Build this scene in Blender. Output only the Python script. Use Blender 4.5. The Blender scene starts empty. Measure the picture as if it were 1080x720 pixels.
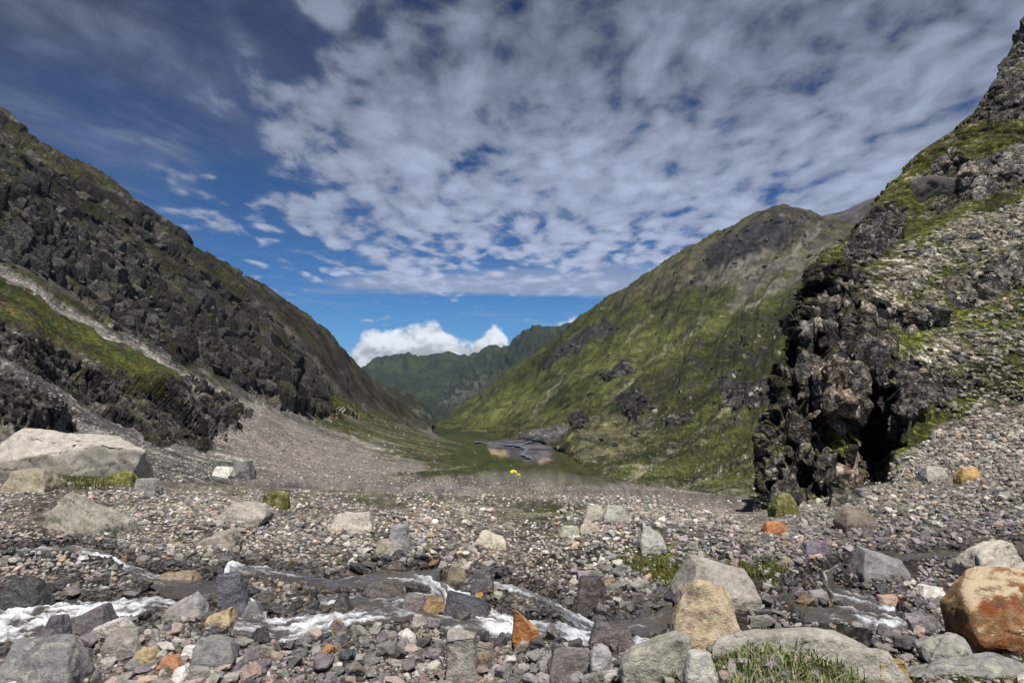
import bpy, bmesh, math, time
import numpy as np
from mathutils import Vector
from mathutils.bvhtree import BVHTree

T0 = time.time()
rng = np.random.default_rng(11)
SC = bpy.context.scene
COL = SC.collection
F = 720.0
PITCH = math.atan(40 / 720)
CP, SP = math.cos(PITCH), math.sin(PITCH)
CAMZ = 3.0


def unproj(px, py, d):
    x = (px - 540) / F
    y = -(py - 360) / F
    s = d / (CP - SP * y)
    return np.stack([x * s, d * np.ones_like(x), (CP * y + SP) * s + CAMZ], -1)


def proj(P):
    z = P[..., 2] - CAMZ
    fw = P[..., 1] * CP + z * SP
    up = -P[..., 1] * SP + z * CP
    return 540 + F * P[..., 0] / fw, 360 - F * up / fw


# ------------------------------------------------------------------ noise
def _hash(ix, iy, iz, seed):
    h = (ix.astype(np.uint32) * np.uint32(374761393) + iy.astype(np.uint32) * np.uint32(668265263)
         + iz.astype(np.uint32) * np.uint32(2147483647) + np.uint32((seed * 974634777 + 12345) & 0xffffffff))
    h = (h ^ (h >> np.uint32(13))) * np.uint32(1274126177)
    h = (h ^ (h >> np.uint32(15))) * np.uint32(2246822519)
    return h ^ (h >> np.uint32(16))


_G = np.array([[1, 1, 0], [-1, 1, 0], [1, -1, 0], [-1, -1, 0], [1, 0, 1], [-1, 0, 1], [1, 0, -1], [-1, 0, -1],
               [0, 1, 1], [0, -1, 1], [0, 1, -1], [0, -1, -1], [1, 1, 0], [-1, 1, 0], [0, -1, 1], [0, -1, -1]], np.float32)


def perlin(P, seed=0):
    P = np.asarray(P, np.float64)
    I = np.floor(P).astype(np.int64)
    f = (P - I).astype(np.float32)
    u = f * f * f * (f * (f * 6 - 15) + 10)
    out = np.zeros(len(P), np.float32)
    for dx in (0, 1):
        wx = u[:, 0] if dx else 1 - u[:, 0]
        for dy in (0, 1):
            wy = u[:, 1] if dy else 1 - u[:, 1]
            for dz in (0, 1):
                wz = u[:, 2] if dz else 1 - u[:, 2]
                g = _G[_hash(I[:, 0] + dx, I[:, 1] + dy, I[:, 2] + dz, seed) & np.uint32(15)]
                out += wx * wy * wz * (g[:, 0] * (f[:, 0] - dx) + g[:, 1] * (f[:, 1] - dy) + g[:, 2] * (f[:, 2] - dz))
    return out


def fbm(P, lam, lam_min, H=1.0, seed=0, ridged=False, pxm=None, n=14):
    """sum of octaves, wavelength lam downwards, amplitude = wavelength**H, cut where finer than the mesh"""
    out = np.zeros(len(P), np.float32)
    k = 0
    while lam > lam_min and k < n:
        if pxm is None:
            v = perlin(P / lam, seed + k)
            if ridged:
                v = 0.5 - 2 * np.abs(v)
            out += v * lam ** H
        else:
            w = np.clip(np.log2(lam / (2.2 * pxm)), 0, 1)
            m = w > 0
            if m.any():
                v = perlin(P[m] / lam, seed + k)
                if ridged:
                    v = 0.5 - 2 * np.abs(v)
                out[m] += v * w[m] * lam ** H
        lam *= 0.5
        k += 1
    return out


def facets(P, lam, seed, tilt=0.6, squash=(1, 1, 1)):
    """faceted Voronoi blocks: each cell a tilted plane; returns value about -0.5..0.5 in units of lam, edge distance"""
    Q = P / lam * np.array(squash)
    I = np.floor(Q).astype(np.int64)
    best = np.full(len(Q), 9e9)
    sec = np.full(len(Q), 9e9)
    val = np.zeros(len(Q))
    for dx in (-1, 0, 1):
        for dy in (-1, 0, 1):
            for dz in (-1, 0, 1):
                cx, cy, cz = I[:, 0] + dx, I[:, 1] + dy, I[:, 2] + dz
                h = _hash(cx, cy, cz, seed)
                r1 = (h & np.uint32(1023)) / 1023.0
                r2 = ((h >> np.uint32(10)) & np.uint32(1023)) / 1023.0
                r3 = ((h >> np.uint32(20)) & np.uint32(1023)) / 1023.0
                ox = Q[:, 0] - (cx + 0.1 + 0.8 * r1)
                oy = Q[:, 1] - (cy + 0.1 + 0.8 * r2)
                oz = Q[:, 2] - (cz + 0.1 + 0.8 * r3)
                dd = ox * ox + oy * oy + oz * oz
                m = dd < best
                sec = np.where(m, best, np.minimum(sec, dd))
                hv = ((r1 * 7.31 + r2 * 3.77) % 1.0 - 0.5) + tilt * (ox * (r2 - .5) + oy * (r3 - .5) + oz * (r1 - .5)) * 2
                val = np.where(m, hv, val)
                best = np.where(m, dd, best)
    return val.astype(np.float32), (np.sqrt(sec) - np.sqrt(best)).astype(np.float32)


def sstep(a, b, x):
    t = np.clip((x - a) / (b - a), 0, 1)
    return t * t * (3 - 2 * t)


def seg_dist(x, y, pts):
    """distance to a polyline (pixels), arclength, side and index-parameter of the nearest point"""
    best = np.full(x.shape, 1e9)
    s_at = np.zeros(x.shape)
    par = np.zeros(x.shape)
    side = np.zeros(x.shape)
    acc = 0.0
    for k in range(len(pts) - 1):
        ax, ay = pts[k][:2]
        bx, by = pts[k + 1][:2]
        dx, dy = bx - ax, by - ay
        L = math.hypot(dx, dy)
        t = np.clip(((x - ax) * dx + (y - ay) * dy) / (L * L), 0, 1)
        ex, ey = x - ax - t * dx, y - ay - t * dy
        dd = np.hypot(ex, ey)
        m = dd < best
        best = np.where(m, dd, best)
        s_at = np.where(m, acc + t * L, s_at)
        par = np.where(m, k + t, par)
        side = np.where(m, np.sign(dx * ey - dy * ex), side)
        acc += L
    return best, s_at, par, side


def poly_mask(x, y, pts, soft=5):
    """1 inside the outline, 0 outside, soft edge"""
    inside = np.zeros(x.shape, bool)
    n = len(pts)
    for i in range(n):
        x1, y1 = pts[i]
        x2, y2 = pts[(i + 1) % n]
        if y1 == y2:
            continue
        c = ((y1 > y) != (y2 > y)) & (x < (x2 - x1) * (y - y1) / (y2 - y1) + x1)
        inside ^= c
    d = seg_dist(x, y, list(pts) + [pts[0]])[0]
    sd = np.where(inside, d, -d)
    return sstep(-soft, soft, sd)


def stroke(x, y, pts, soft=0.5):
    """pts: (px, py, halfwidth); 1 on the stroke, falling to 0 outside"""
    d, _, par, _ = seg_dist(x, y, pts)
    w = np.interp(par, np.arange(len(pts)), [p[2] for p in pts])
    return 1 - sstep(1 - soft, 1 + soft, d / w)


# ------------------------------------------------------------------ meshes
def grid_faces(nv, nu):
    a = np.arange(nv * nu).reshape(nv, nu)
    return np.stack([a[:-1, :-1], a[1:, :-1], a[1:, 1:], a[:-1, 1:]], -1).reshape(-1, 4)


def raw_mesh(name, V, Fc, smooth=True):
    me = bpy.data.meshes.new(name)
    V = np.ascontiguousarray(V, np.float32)
    Fc = np.ascontiguousarray(Fc, np.int32)
    k = Fc.shape[1]
    me.vertices.add(len(V))
    me.vertices.foreach_set('co', V.ravel())
    me.loops.add(len(Fc) * k)
    me.loops.foreach_set('vertex_index', Fc.ravel())
    me.polygons.add(len(Fc))
    me.polygons.foreach_set('loop_start', np.arange(0, len(Fc) * k, k, dtype=np.int32))
    me.polygons.foreach_set('use_smooth', np.full(len(Fc), smooth, dtype=bool))
    me.update(calc_edges=True)
    me.validate()
    return me


def set_col(me, name, rgb):
    a = me.attributes.new(name, 'FLOAT_COLOR', 'POINT')
    c = np.ones((len(rgb), 4), np.float32)
    c[:, :3] = rgb
    a.data.foreach_set('color', c.ravel())


def set_val(me, name, v):
    a = me.attributes.new(name, 'FLOAT', 'POINT')
    a.data.foreach_set('value', np.ascontiguousarray(v, np.float32))


def link(name, me, mat, parent=None):
    o = bpy.data.objects.new(name, me)
    COL.objects.link(o)
    if mat and not me.materials:
        me.materials.append(mat)
    if parent:
        o.parent = parent
    return o


def tag(o, label, cat, group=None, kind=None):
    o['label'] = label
    o['category'] = cat
    if group:
        o['group'] = group
    if kind:
        o['kind'] = kind
    return o


class Loft:
    """a landform laid through rows of control points (pixel x, pixel y, metres away), smoothed both ways"""

    def __init__(self, rows, back=None):
        A = np.array(rows, float)
        A[..., 2] = np.log(A[..., 2])
        self.A = A

    @staticmethod
    def _w(t):
        return np.stack([-.5 * t + t * t - .5 * t ** 3, 1 - 2.5 * t * t + 1.5 * t ** 3, .5 * t + 2 * t * t - 1.5 * t ** 3, -.5 * t * t + .5 * t ** 3], -1)

    def eval(self, U, V):
        A = self.A
        R, C = A.shape[:2]
        iu = np.clip(np.floor(U).astype(int), 0, C - 2)
        iv = np.clip(np.floor(V).astype(int), 0, R - 2)
        wu, wv = self._w(U - iu), self._w(V - iv)
        out = np.zeros(U.shape + (3,))
        for a in range(4):
            ra = np.clip(iv + a - 1, 0, R - 1)
            for b in range(4):
                cb = np.clip(iu + b - 1, 0, C - 1)
                out += (wv[..., a] * wu[..., b])[..., None] * A[ra, cb]
        return out[..., 0], out[..., 1], np.exp(out[..., 2])

    def grid(self, res=1.2, umin=4, vmin=4):
        A = self.A
        du = np.hypot(np.diff(A[..., 0], axis=1), np.diff(A[..., 1], axis=1)).max(0)
        dv = np.hypot(np.diff(A[..., 0], axis=0), np.diff(A[..., 1], axis=0)).mean(1)
        us = np.concatenate([[0]] + [k + np.arange(1, n + 1) / n for k, n in enumerate(np.maximum(umin, (du / res).astype(int)))])
        vs = np.concatenate([[0]] + [k + np.arange(1, n + 1) / n for k, n in enumerate(np.maximum(vmin, (dv / res).astype(int)))])
        U, V = np.meshgrid(us, vs)
        px, py, d = self.eval(U, V)
        return U, V, px, py, d


def normals(P):
    du = np.gradient(P, axis=1)
    dv = np.gradient(P, axis=0)
    n = np.cross(du, dv)
    n /= np.linalg.norm(n, axis=-1, keepdims=True) + 1e-9
    # towards the camera / up
    flip = np.where((n * (np.array([0, 0, CAMZ + 30.0]) - P)).sum(-1) < 0, -1, 1)
    med = 1 if flip.mean() > 0 else -1
    return n * med


def orient(Fc, V):
    """face order so that normals look to the camera side on average"""
    a, b, c = V[Fc[::7, 0]], V[Fc[::7, 1]], V[Fc[::7, 2]]
    n = np.cross(b - a, c - a)
    if ((np.array([0, 0, CAMZ + 30.0]) - a) * n).sum(-1).mean() < 0:
        return Fc[:, ::-1]
    return Fc


# ------------------------------------------------------------------ node helper
class NB:
    def __init__(self, nt):
        self.nt = nt
        nt.nodes.clear()

    def n(self, typ, **kw):
        nd = self.nt.nodes.new(typ)
        for k, v in kw.items():
            setattr(nd, k, v)
        return nd

    def put(self, sock, v):
        if isinstance(v, (int, float)):
            sock.default_value = v
        elif isinstance(v, (tuple, list)):
            if len(v) == 3 and len(sock.default_value) == 4:
                v = tuple(v) + (1,)
            sock.default_value = v
        else:
            self.nt.links.new(v, sock)

    def math(self, op, a, b=None, c=None, clamp=False):
        nd = self.n('ShaderNodeMath', operation=op, use_clamp=clamp)
        self.put(nd.inputs[0], a)
        if b is not None:
            self.put(nd.inputs[1], b)
        if c is not None:
            self.put(nd.inputs[2], c)
        return nd.outputs[0]

    def add(self, a, b): return self.math('ADD', a, b)
    def sub(self, a, b): return self.math('SUBTRACT', a, b)
    def mul(self, a, b): return self.math('MULTIPLY', a, b)
    def div(self, a, b): return self.math('DIVIDE', a, b)
    def mx(self, a, b): return self.math('MAXIMUM', a, b)

    def sm(self, v, a, b, lo=0.0, hi=1.0):
        nd = self.n('ShaderNodeMapRange', interpolation_type='SMOOTHSTEP')
        self.put(nd.inputs[0], v)
        for i, q in ((1, a), (2, b), (3, lo), (4, hi)):
            self.put(nd.inputs[i], q)
        return nd.outputs[0]

    def xyz(self, x, y, z=0.0):
        nd = self.n('ShaderNodeCombineXYZ')
        for i, q in enumerate((x, y, z)):
            self.put(nd.inputs[i], q)
        return nd.outputs[0]

    def noise(self, vec, scale, detail=4, rough=.55, dist=0.0, typ='FBM', out='Fac'):
        nd = self.n('ShaderNodeTexNoise')
        nd.noise_type = typ
        if vec is not None:
            self.put(nd.inputs['Vector'], vec)
        nd.inputs['Scale'].default_value = scale
        nd.inputs['Detail'].default_value = detail
        nd.inputs['Roughness'].default_value = rough
        nd.inputs['Distortion'].default_value = dist
        return nd.outputs[out]

    def mix(self, f, a, b, blend='MIX'):
        nd = self.n('ShaderNodeMix', data_type='RGBA', blend_type=blend)
        self.put(nd.inputs['Factor'], f)
        self.put(nd.inputs[6], a)
        self.put(nd.inputs[7], b)
        return nd.outputs[2]

    def vmul(self, v, k):
        nd = self.n('ShaderNodeVectorMath', operation='MULTIPLY')
        self.put(nd.inputs[0], v)
        nd.inputs[1].default_value = k
        return nd.outputs[0]


def new_mat(name):
    m = bpy.data.materials.new(name)
    m.use_nodes = True
    return m, NB(m.node_tree)


def finish(b, col, rough, bump=None, strength=.5, dist=.05, spec=.3, normal=None):
    p = b.n('ShaderNodeBsdfPrincipled')
    b.put(p.inputs['Base Color'], col)
    b.put(p.inputs['Roughness'], rough)
    b.put(p.inputs['Specular IOR Level'], spec)
    if bump is not None:
        bn = b.n('ShaderNodeBump')
        bn.inputs['Strength'].default_value = strength
        bn.inputs['Distance'].default_value = dist
        b.put(bn.inputs['Height'], bump)
        b.put(p.inputs['Normal'], bn.outputs[0])
    o = b.n('ShaderNodeOutputMaterial')
    b.nt.links.new(p.outputs[0], o.inputs[0])
    return p


def terrain_mat(name, s1, s2, bd, var=.5, spec=.15, grit=None, gv=.5, gb=.35):
    """ground and rock faces: surveyed zone colour broken up by two sizes of noise, small stones and bump"""
    m, b = new_mat(name)
    geo = b.n('ShaderNodeNewGeometry').outputs['Position']
    a = b.n('ShaderNodeAttribute', attribute_name='col').outputs['Color']
    n1 = b.noise(geo, s1, 6, .65)
    n2 = b.noise(geo, s2, 4, .6)
    f = b.add(b.mul(b.sm(n1, .3, .7), var), b.mul(b.sm(n2, .3, .7), var))
    f = b.add(f, 1 - var)
    h = b.add(n1, b.mul(n2, .4))
    if grit:
        for sc in (grit, grit * .37):
            vo = b.n('ShaderNodeTexVoronoi', feature='F1')
            b.put(vo.inputs['Vector'], geo)
            vo.inputs['Scale'].default_value = sc
            sx = b.n('ShaderNodeSeparateXYZ')
            b.put(sx.inputs[0], vo.outputs['Color'])
            f = b.mul(f, b.sm(sx.outputs[0], 0., 1., 1 - gv, 1 + gv))
            f = b.mul(f, b.sm(vo.outputs['Distance'], .35, .75, 1.08, .62))
            h = b.add(h, b.mul(vo.outputs['Distance'], -gb))
    c = b.mix(1.0, a, b.xyz(f, f, f), 'MULTIPLY')
    finish(b, c, .92, h, .8, bd, spec)
    return m


def rock_mat(name, wet=False, attr=False, kind=None):
    m, b = new_mat(name)
    tc = b.n('ShaderNodeTexCoord')
    oi = b.n('ShaderNodeObjectInfo')
    if attr:
        a = b.n('ShaderNodeAttribute', attribute_name='col').outputs['Color']
        vec = b.n('ShaderNodeNewGeometry').outputs['Position']
        k = 1.0
    else:
        a = oi.outputs['Color']
        vv = b.n('ShaderNodeVectorMath', operation='ADD')
        b.put(vv.inputs[0], b.n('ShaderNodeNewGeometry').outputs['Position'])
        b.put(vv.inputs[1], b.xyz(b.mul(oi.outputs['Random'], 40.), 0., 0.))
        vec = vv.outputs[0]
        k = 1.0
    n1 = b.noise(vec, 2.2 * k, 5, .6)
    n2 = b.noise(vec, 14 * k, 6, .7)
    n3 = b.noise(vec, 70 * k, 3, .6)
    vein = b.sm(b.math('ABSOLUTE', b.sub(b.noise(b.vmul(vec, (1, 1, 3)), 4, 4, .5, 1.0), .5)), .0, .035, 1.0, 0.0)
    f = b.add(b.add(.20, b.mul(b.sm(n1, .25, .75), .55)), b.add(b.mul(b.sm(n2, .3, .7), .55), b.mul(n3, .28)))
    f = b.mul(f, b.sm(b.noise(vec, 6, 5, .7), .30, .42, .62, 1.0))
    c = b.mix(1.0, a, b.xyz(f, f, b.mul(f, .985)), 'MULTIPLY')
    c = b.mix(b.mul(vein, .25), c, b.mix(.5, c, (.6, .57, .53)))
    rough = .88
    spec = .25
    if kind == 'rust':
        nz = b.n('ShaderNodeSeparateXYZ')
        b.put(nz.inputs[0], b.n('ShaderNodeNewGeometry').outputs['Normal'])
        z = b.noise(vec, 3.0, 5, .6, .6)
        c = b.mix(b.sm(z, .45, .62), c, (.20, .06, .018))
        c = b.mix(b.sm(b.add(b.noise(vec, 5.5, 6, .7), b.mul(nz.outputs[2], .28)), .66, .80), c, (.50, .40, .27))  # upward faces paler: sunlit top put into the colour, broken up by noise
        c = b.mix(b.sm(b.noise(vec, 2.1, 6, .7), .56, .66), c, (.09, .06, .045))
    if kind == 'ochre':
        z = b.noise(vec, 5.0, 5, .65)
        c = b.mix(b.sm(z, .5, .7), c, (.62, .50, .34))
        c = b.mix(b.sm(b.noise(vec, 2.6, 5, .7), .6, .7), c, (.40, .20, .09))
    if kind == 'moss':
        z = b.noise(vec, 4.0, 5, .7)
        c = b.mix(b.sm(z, .4, .55), c, (.085, .088, .018))
    if kind == 'lichen':
        z = b.noise(vec, 9.0, 6, .75)
        c = b.mix(b.sm(z, .5, .66), c, (.40, .38, .31))
        c = b.mix(b.sm(b.noise(vec, 5, 5, .7), .6, .7), c, (.09, .10, .05))
    if wet:
        rough = b.sm(n2, .3, .7, .12, .45)
        spec = .6
    finish(b, c, rough, b.add(b.mul(n1, .6), b.add(b.mul(n2, .7), b.mul(n3, .22))), 1.0, .05, spec)
    return m


# ------------------------------------------------------------------ zones / landforms
BVH_V, BVH_F = [], []
_off = 0
SURF = []


def add_bvh(V, Fc):
    global _off
    BVH_V.append(V)
    BVH_F.append(Fc + _off)
    _off += len(V)


def blend(c, m, new):
    new = np.asarray(new, np.float32)
    return c * (1 - m[:, None]) + new * m[:, None]


def tone(P, pxm, seed, lam=60, lo=.6, hi=1.4):
    """material variation, many sizes"""
    v = fbm(P, lam, .05, 0.0, seed, pxm=pxm)
    return np.clip(1 + v * .55, lo, hi)


def build_land(name, rows, mat, zones, res=1.25, back=True, smooth=True):
    if back:
        r0 = np.array(rows[0], float)
        b1 = r0.copy(); b1[:, 1] += 14; b1[:, 2] *= 1.10
        b2 = r0.copy(); b2[:, 1] += 70; b2[:, 2] *= 1.30
        rows = [b2, b1] + [np.array(r, float) for r in rows]
        nb = 2
    else:
        nb = 0
    lf = Loft([np.array(r, float) for r in rows])
    U, V, px, py, d = lf.grid(res)
    P = unproj(px, py, d)
    N = normals(P)
    shp = P.shape[:2]
    Pf, Nf = P.reshape(-1, 3), N.reshape(-1, 3)
    q = dict(px=px.ravel(), py=py.ravel(), d=d.ravel(), P=Pf, N=Nf, U=U.ravel(), V=V.ravel() - nb, shp=shp, pxm=d.ravel() / F * res)
    disp, colour = zones(q)
    if disp.ndim == 1:
        Pn = Pf + Nf * disp[:, None]
    else:
        Pn = Pf + disp
    q['N2'] = normals(Pn.reshape(shp + (3,))).reshape(-1, 3)
    q['P2'] = Pn
    rgb = colour(q)
    Fc = orient(grid_faces(*shp), Pn)
    me = raw_mesh(name, Pn, Fc, smooth)
    set_col(me, 'col', np.clip(rgb, .004, .9))
    o = link(name, me, mat)
    o['kind'] = 'structure'
    add_bvh(Pn, Fc)
    print('%6.1fs %s %d verts' % (time.time() - T0, name, len(Pn)))
    return o, q, lf


def cliff_disp(q, m, lams, seed, amp=.2, squash=(1, 1, .6)):
    out = np.zeros(len(m), np.float32)
    sel = m > .02
    P, pxm = q['P'][sel], q['pxm'][sel]
    acc = np.zeros(sel.sum(), np.float32)
    warp = np.stack([perlin(P / (lams[0] * .6), seed + 50 + i) for i in range(3)], -1) * lams[0] * .25
    for i, lam in enumerate(lams):
        w = np.clip(np.log2(lam / (3 * pxm)), 0, 1)
        v, e = facets(P + warp, lam, seed + i, squash=squash)
        crack = np.clip(1 - e / .10, 0, 1)
        acc += w * lam * amp * (v - .35 * crack)
    out[sel] = acc * m[sel]
    return out


# ---- colours (linear base colours)
ROCK_D = np.array([.027, .025, .0245])
ROCK_M = np.array([.065, .059, .055])
ROCK_L = np.array([.19, .175, .16])
ROCK_TAN = np.array([.25, .19, .145])
SCREE = np.array([.125, .115, .106])
FAN = np.array([.235, .205, .188])
GRASS = np.array([.064, .067, .0125])
GRASS_D = np.array([.028, .034, .008])
GRASS_Y = np.array([.135, .120, .030])
SOIL = np.array([.070, .058, .050])

M_LAND = terrain_mat('mountain_ground', .09, .9, .8, .26, grit=2.3, gv=.34, gb=.06)
M_NEARLAND = terrain_mat('cliff_ground', .35, 2.6, .5, .5, grit=3.2, gv=.45, gb=.18)
M_FAR = terrain_mat('far_slopes', .012, .06, 14, .35)
M_GROUND = terrain_mat('stony_ground', 1.3, 9, .05, .5, grit=17, gv=.5)


# ================================================================== ground
gcols = {
    'L2': (-260, [(900, 3.2), (760, 5.2), (700, 6.6), (650, 8.6), (608, 10.8), (566, 14.5), (532, 20), (508, 28), (497, 45), (502, 90), (505, 200), (505, 430), (500, 700), (490, 1000), (475, 1600), (462, 3200)]),
    'L1': (-60, [(900, 3.2), (760, 5.2), (700, 6.6), (650, 8.6), (608, 10.8), (566, 14.5), (533, 20), (510, 28), (499, 45), (503, 90), (505, 200), (505, 430), (500, 700), (490, 1000), (475, 1600), (462, 3200)]),
    'L0': (80, [(900, 3.2), (760, 5.2), (700, 6.6), (650, 8.6), (609, 10.8), (569, 14.5), (537, 20), (515, 29), (503, 46), (505, 90), (505, 200), (503, 430), (497, 700), (487, 1000), (472, 1600), (460, 3200)]),
    'M0': (220, [(900, 3.2), (760, 5.2), (700, 6.6), (650, 8.6), (610, 10.8), (572, 14.5), (542, 21), (522, 34), (511, 60), (507, 115), (503, 225), (498, 430), (490, 700), (480, 1000), (467, 1600), (457, 3200)]),
    'M1': (340, [(900, 3.2), (760, 5.2), (700, 6.6), (650, 8.6), (610, 10.8), (574, 14.5), (546, 22), (528, 37), (516, 66), (509, 125), (501, 245), (493, 430), (482, 690), (472, 1000), (461, 1600), (452, 3200)]),
    'M2': (470, [(900, 3.2), (760, 5.2), (700, 6.6), (650, 8.6), (610, 10.8), (575, 14.5), (548, 22), (531, 38), (519, 70), (510, 130), (499, 260), (487, 430), (474, 680), (464, 1000), (454, 1600), (447, 3200)]),
    'M3': (580, [(900, 3.1), (760, 5.1), (700, 6.4), (650, 8.5), (612, 10.8), (576, 14.5), (550, 22), (533, 38), (522, 70), (513, 130), (501, 260), (488, 430), (475, 680), (464, 1000), (454, 1600), (447, 3200)]),
    'R0': (680, [(900, 2.8), (760, 4.4), (703, 5.3), (668, 6.5), (630, 9.2), (583, 13), (555, 22), (538, 40), (529, 75), (522, 130), (513, 240), (500, 430), (486, 690), (473, 1000), (460, 1600), (452, 3200)]),
    'R1': (800, [(900, 2.4), (760, 3.6), (704, 4.5), (664, 5.7), (640, 8.6), (590, 12.5), (561, 24), (547, 46), (540, 75), (533, 130), (526, 220), (518, 430), (505, 700), (490, 1000), (474, 1600), (460, 3200)]),
    'R2': (950, [(900, 2.4), (760, 3.5), (720, 4.05), (690, 5.0), (668, 6.9), (592, 12.5), (556, 22), (530, 38), (516, 60), (520, 120), (520, 220), (518, 430), (505, 700), (490, 1000), (474, 1600), (460, 3200)]),
    'R3': (1090, [(900, 2.4), (760, 3.4), (720, 4.0), (694, 4.9), (674, 6.6), (600, 11.5), (553, 19), (512, 33), (480, 58), (490, 120), (500, 220), (510, 430), (505, 700), (490, 1000), (474, 1600), (460, 3200)]),
    'R4': (1340, [(900, 2.4), (760, 3.4), (720, 4.0), (692, 4.9), (668, 6.6), (585, 11.5), (530, 19), (485, 33), (445, 58), (460, 120), (480, 220), (500, 430), (505, 700), (490, 1000), (474, 1600), (460, 3200)]),
}
grows = [[(c[0], c[1][r][0], c[1][r][1]) for c in gcols.values()] for r in range(16)]

# streams: (pixel x, pixel y, half width, foam)
STREAMS = [
    [(-160, 652, 16, .8), (0, 650, 16, .9), (60, 645, 15, .9), (115, 640, 11, .95), (165, 632, 9, .75), (200, 640, 7, .2), (250, 652, 10, .35), (300, 657, 10, .75), (335, 650, 9, .95), (380, 642, 7, .5), (430, 640, 6, .4), (480, 654, 6, .5), (530, 655, 9, .8), (575, 657, 9, .75), (625, 668, 9, .8), (685, 674, 6, .95), (716, 675, 4, .7)],
    [(-160, 588, 4, .4), (20, 578, 4, .5), (70, 574, 4, .4), (105, 580, 5, .85), (140, 597, 6, .6), (185, 612, 9, .12), (225, 614, 9, .15), (260, 630, 7, .3)],
    [(460, 598, 4, .2), (400, 603, 5, .25), (350, 611, 5, .25), (300, 600, 4, .3), (243, 592, 5, .6), (240, 605, 7, .9), (258, 630, 8, .95), (275, 645, 8, .6)],
    [(340, 627, 5, .3), (395, 628, 5, .35), (440, 624, 5, .4), (480, 633, 6, .6), (540, 655, 7, .7)],
    [(395, 602, 6, .1), (455, 605, 6, .6), (472, 622, 7, .95), (500, 628, 6, .9), (520, 645, 8, .9), (550, 655, 9, .8)],
    [(505, 606, 4, .5), (535, 615, 6, .6), (575, 628, 5, .45), (610, 650, 7, .6), (650, 668, 8, .7)],
    [(640, 655, 6, .3), (690, 650, 9, .12), (705, 640, 8, .1)],
    [(1160, 560, 4, .1), (1040, 577, 4, .15), (960, 580, 3, .15), (900, 588, 4, .2), (870, 600, 5, .3), (880, 618, 8, .4), (918, 628, 6, .5), (940, 636, 5, .6)],
    [(860, 600, 3, .1), (830, 625, 5, .15), (850, 640, 6, .1), (895, 640, 6, .4), (925, 648, 6, .8), (955, 652, 4, .6)],
]


def stream_field(px, py):
    """signed: >0 in water (1 at the middle of the channel); also foam strength and along/across coordinates"""
    best = np.full(px.shape, -9.0)
    foam = np.zeros(px.shape)
    s = np.zeros(px.shape)
    t = np.zeros(px.shape)
    for k, pts in enumerate(STREAMS):
        d, sa, par, side = seg_dist(px, py, pts)
        w = 1.05 * np.interp(par, np.arange(len(pts)), [p[2] for p in pts])
        f = np.interp(par, np.arange(len(pts)), [p[3] for p in pts])
        v = 1 - d / w
        m = v > best
        best = np.where(m, v, best)
        foam = np.where(m, f, foam)
        s = np.where(m, sa + 900 * k, s)
        t = np.where(m, d * side, t)
    return best, foam, s, t


MOSS = [
    ([(645, 590), (700, 588), (760, 594), (828, 592), (838, 606), (815, 618), (770, 606), (735, 612), (700, 617), (665, 605)], 1.0),
    ([(35, 500), (110, 497), (140, 502), (128, 512), (80, 514), (45, 510)], 1.0),
    ([(160, 503), (260, 508), (330, 520), (320, 530), (230, 520), (150, 515)], .5),
    ([(320, 515), (420, 522), (520, 528), (640, 535), (680, 545), (600, 560), (480, 545), (380, 532)], .6),
    ([(535, 531), (600, 533), (610, 540), (560, 541)], .9),
    ([(1005, 600), (1040, 602), (1035, 614), (1010, 612)], .9),
    ([(690, 690), (770, 675), (880, 655), (940, 690), (1000, 684), (1050, 690), (1090, 700), (1090, 740), (660, 740)], .95),
    ([(690, 672), (722, 670), (720, 682), (688, 684)], .8),
]


def warp(q, amp, lam_px, seed):
    """pixel coordinates shaken by noise so that outlines are ragged"""
    X = np.stack([q['px'] / lam_px, q['py'] / lam_px, np.zeros_like(q['px'])], -1)
    wx = perlin(X, seed) + .5 * perlin(X * 2.3, seed + 1) + .3 * perlin(X * 5.1, seed + 4)
    wy = perlin(X, seed + 2) + .5 * perlin(X * 2.3, seed + 3) + .3 * perlin(X * 5.1, seed + 5)
    return q['px'] + amp * wx * 1.6, q['py'] + amp * wy


def ground_zones(q):
    P, pxm, d = q['P'], q['pxm'], q['d']
    x, y = q['px'], q['py']
    q['wx'], q['wy'] = warp(q, 3, 22, 5)
    sf, _, _, _ = stream_field(*warp(q, 1.6, 14, 8))
    q['sf'] = sf
    near = sstep(60, 20, d)
    h = fbm(P, 6, .15, 1.0, 3, pxm=pxm) * .11 * near
    h += fbm(P, 60, 2, 1.0, 4, pxm=pxm) * .05 * sstep(25, 90, d)
    h *= 1 - .9 * sstep(-1.8, -.3, sf)
    h -= .20 * sstep(-.9, .5, sf) * np.clip(d / 8.5, .6, 1.6)
    D = np.zeros_like(P)
    D[:, 2] = h
    return D, ground_colour


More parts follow.
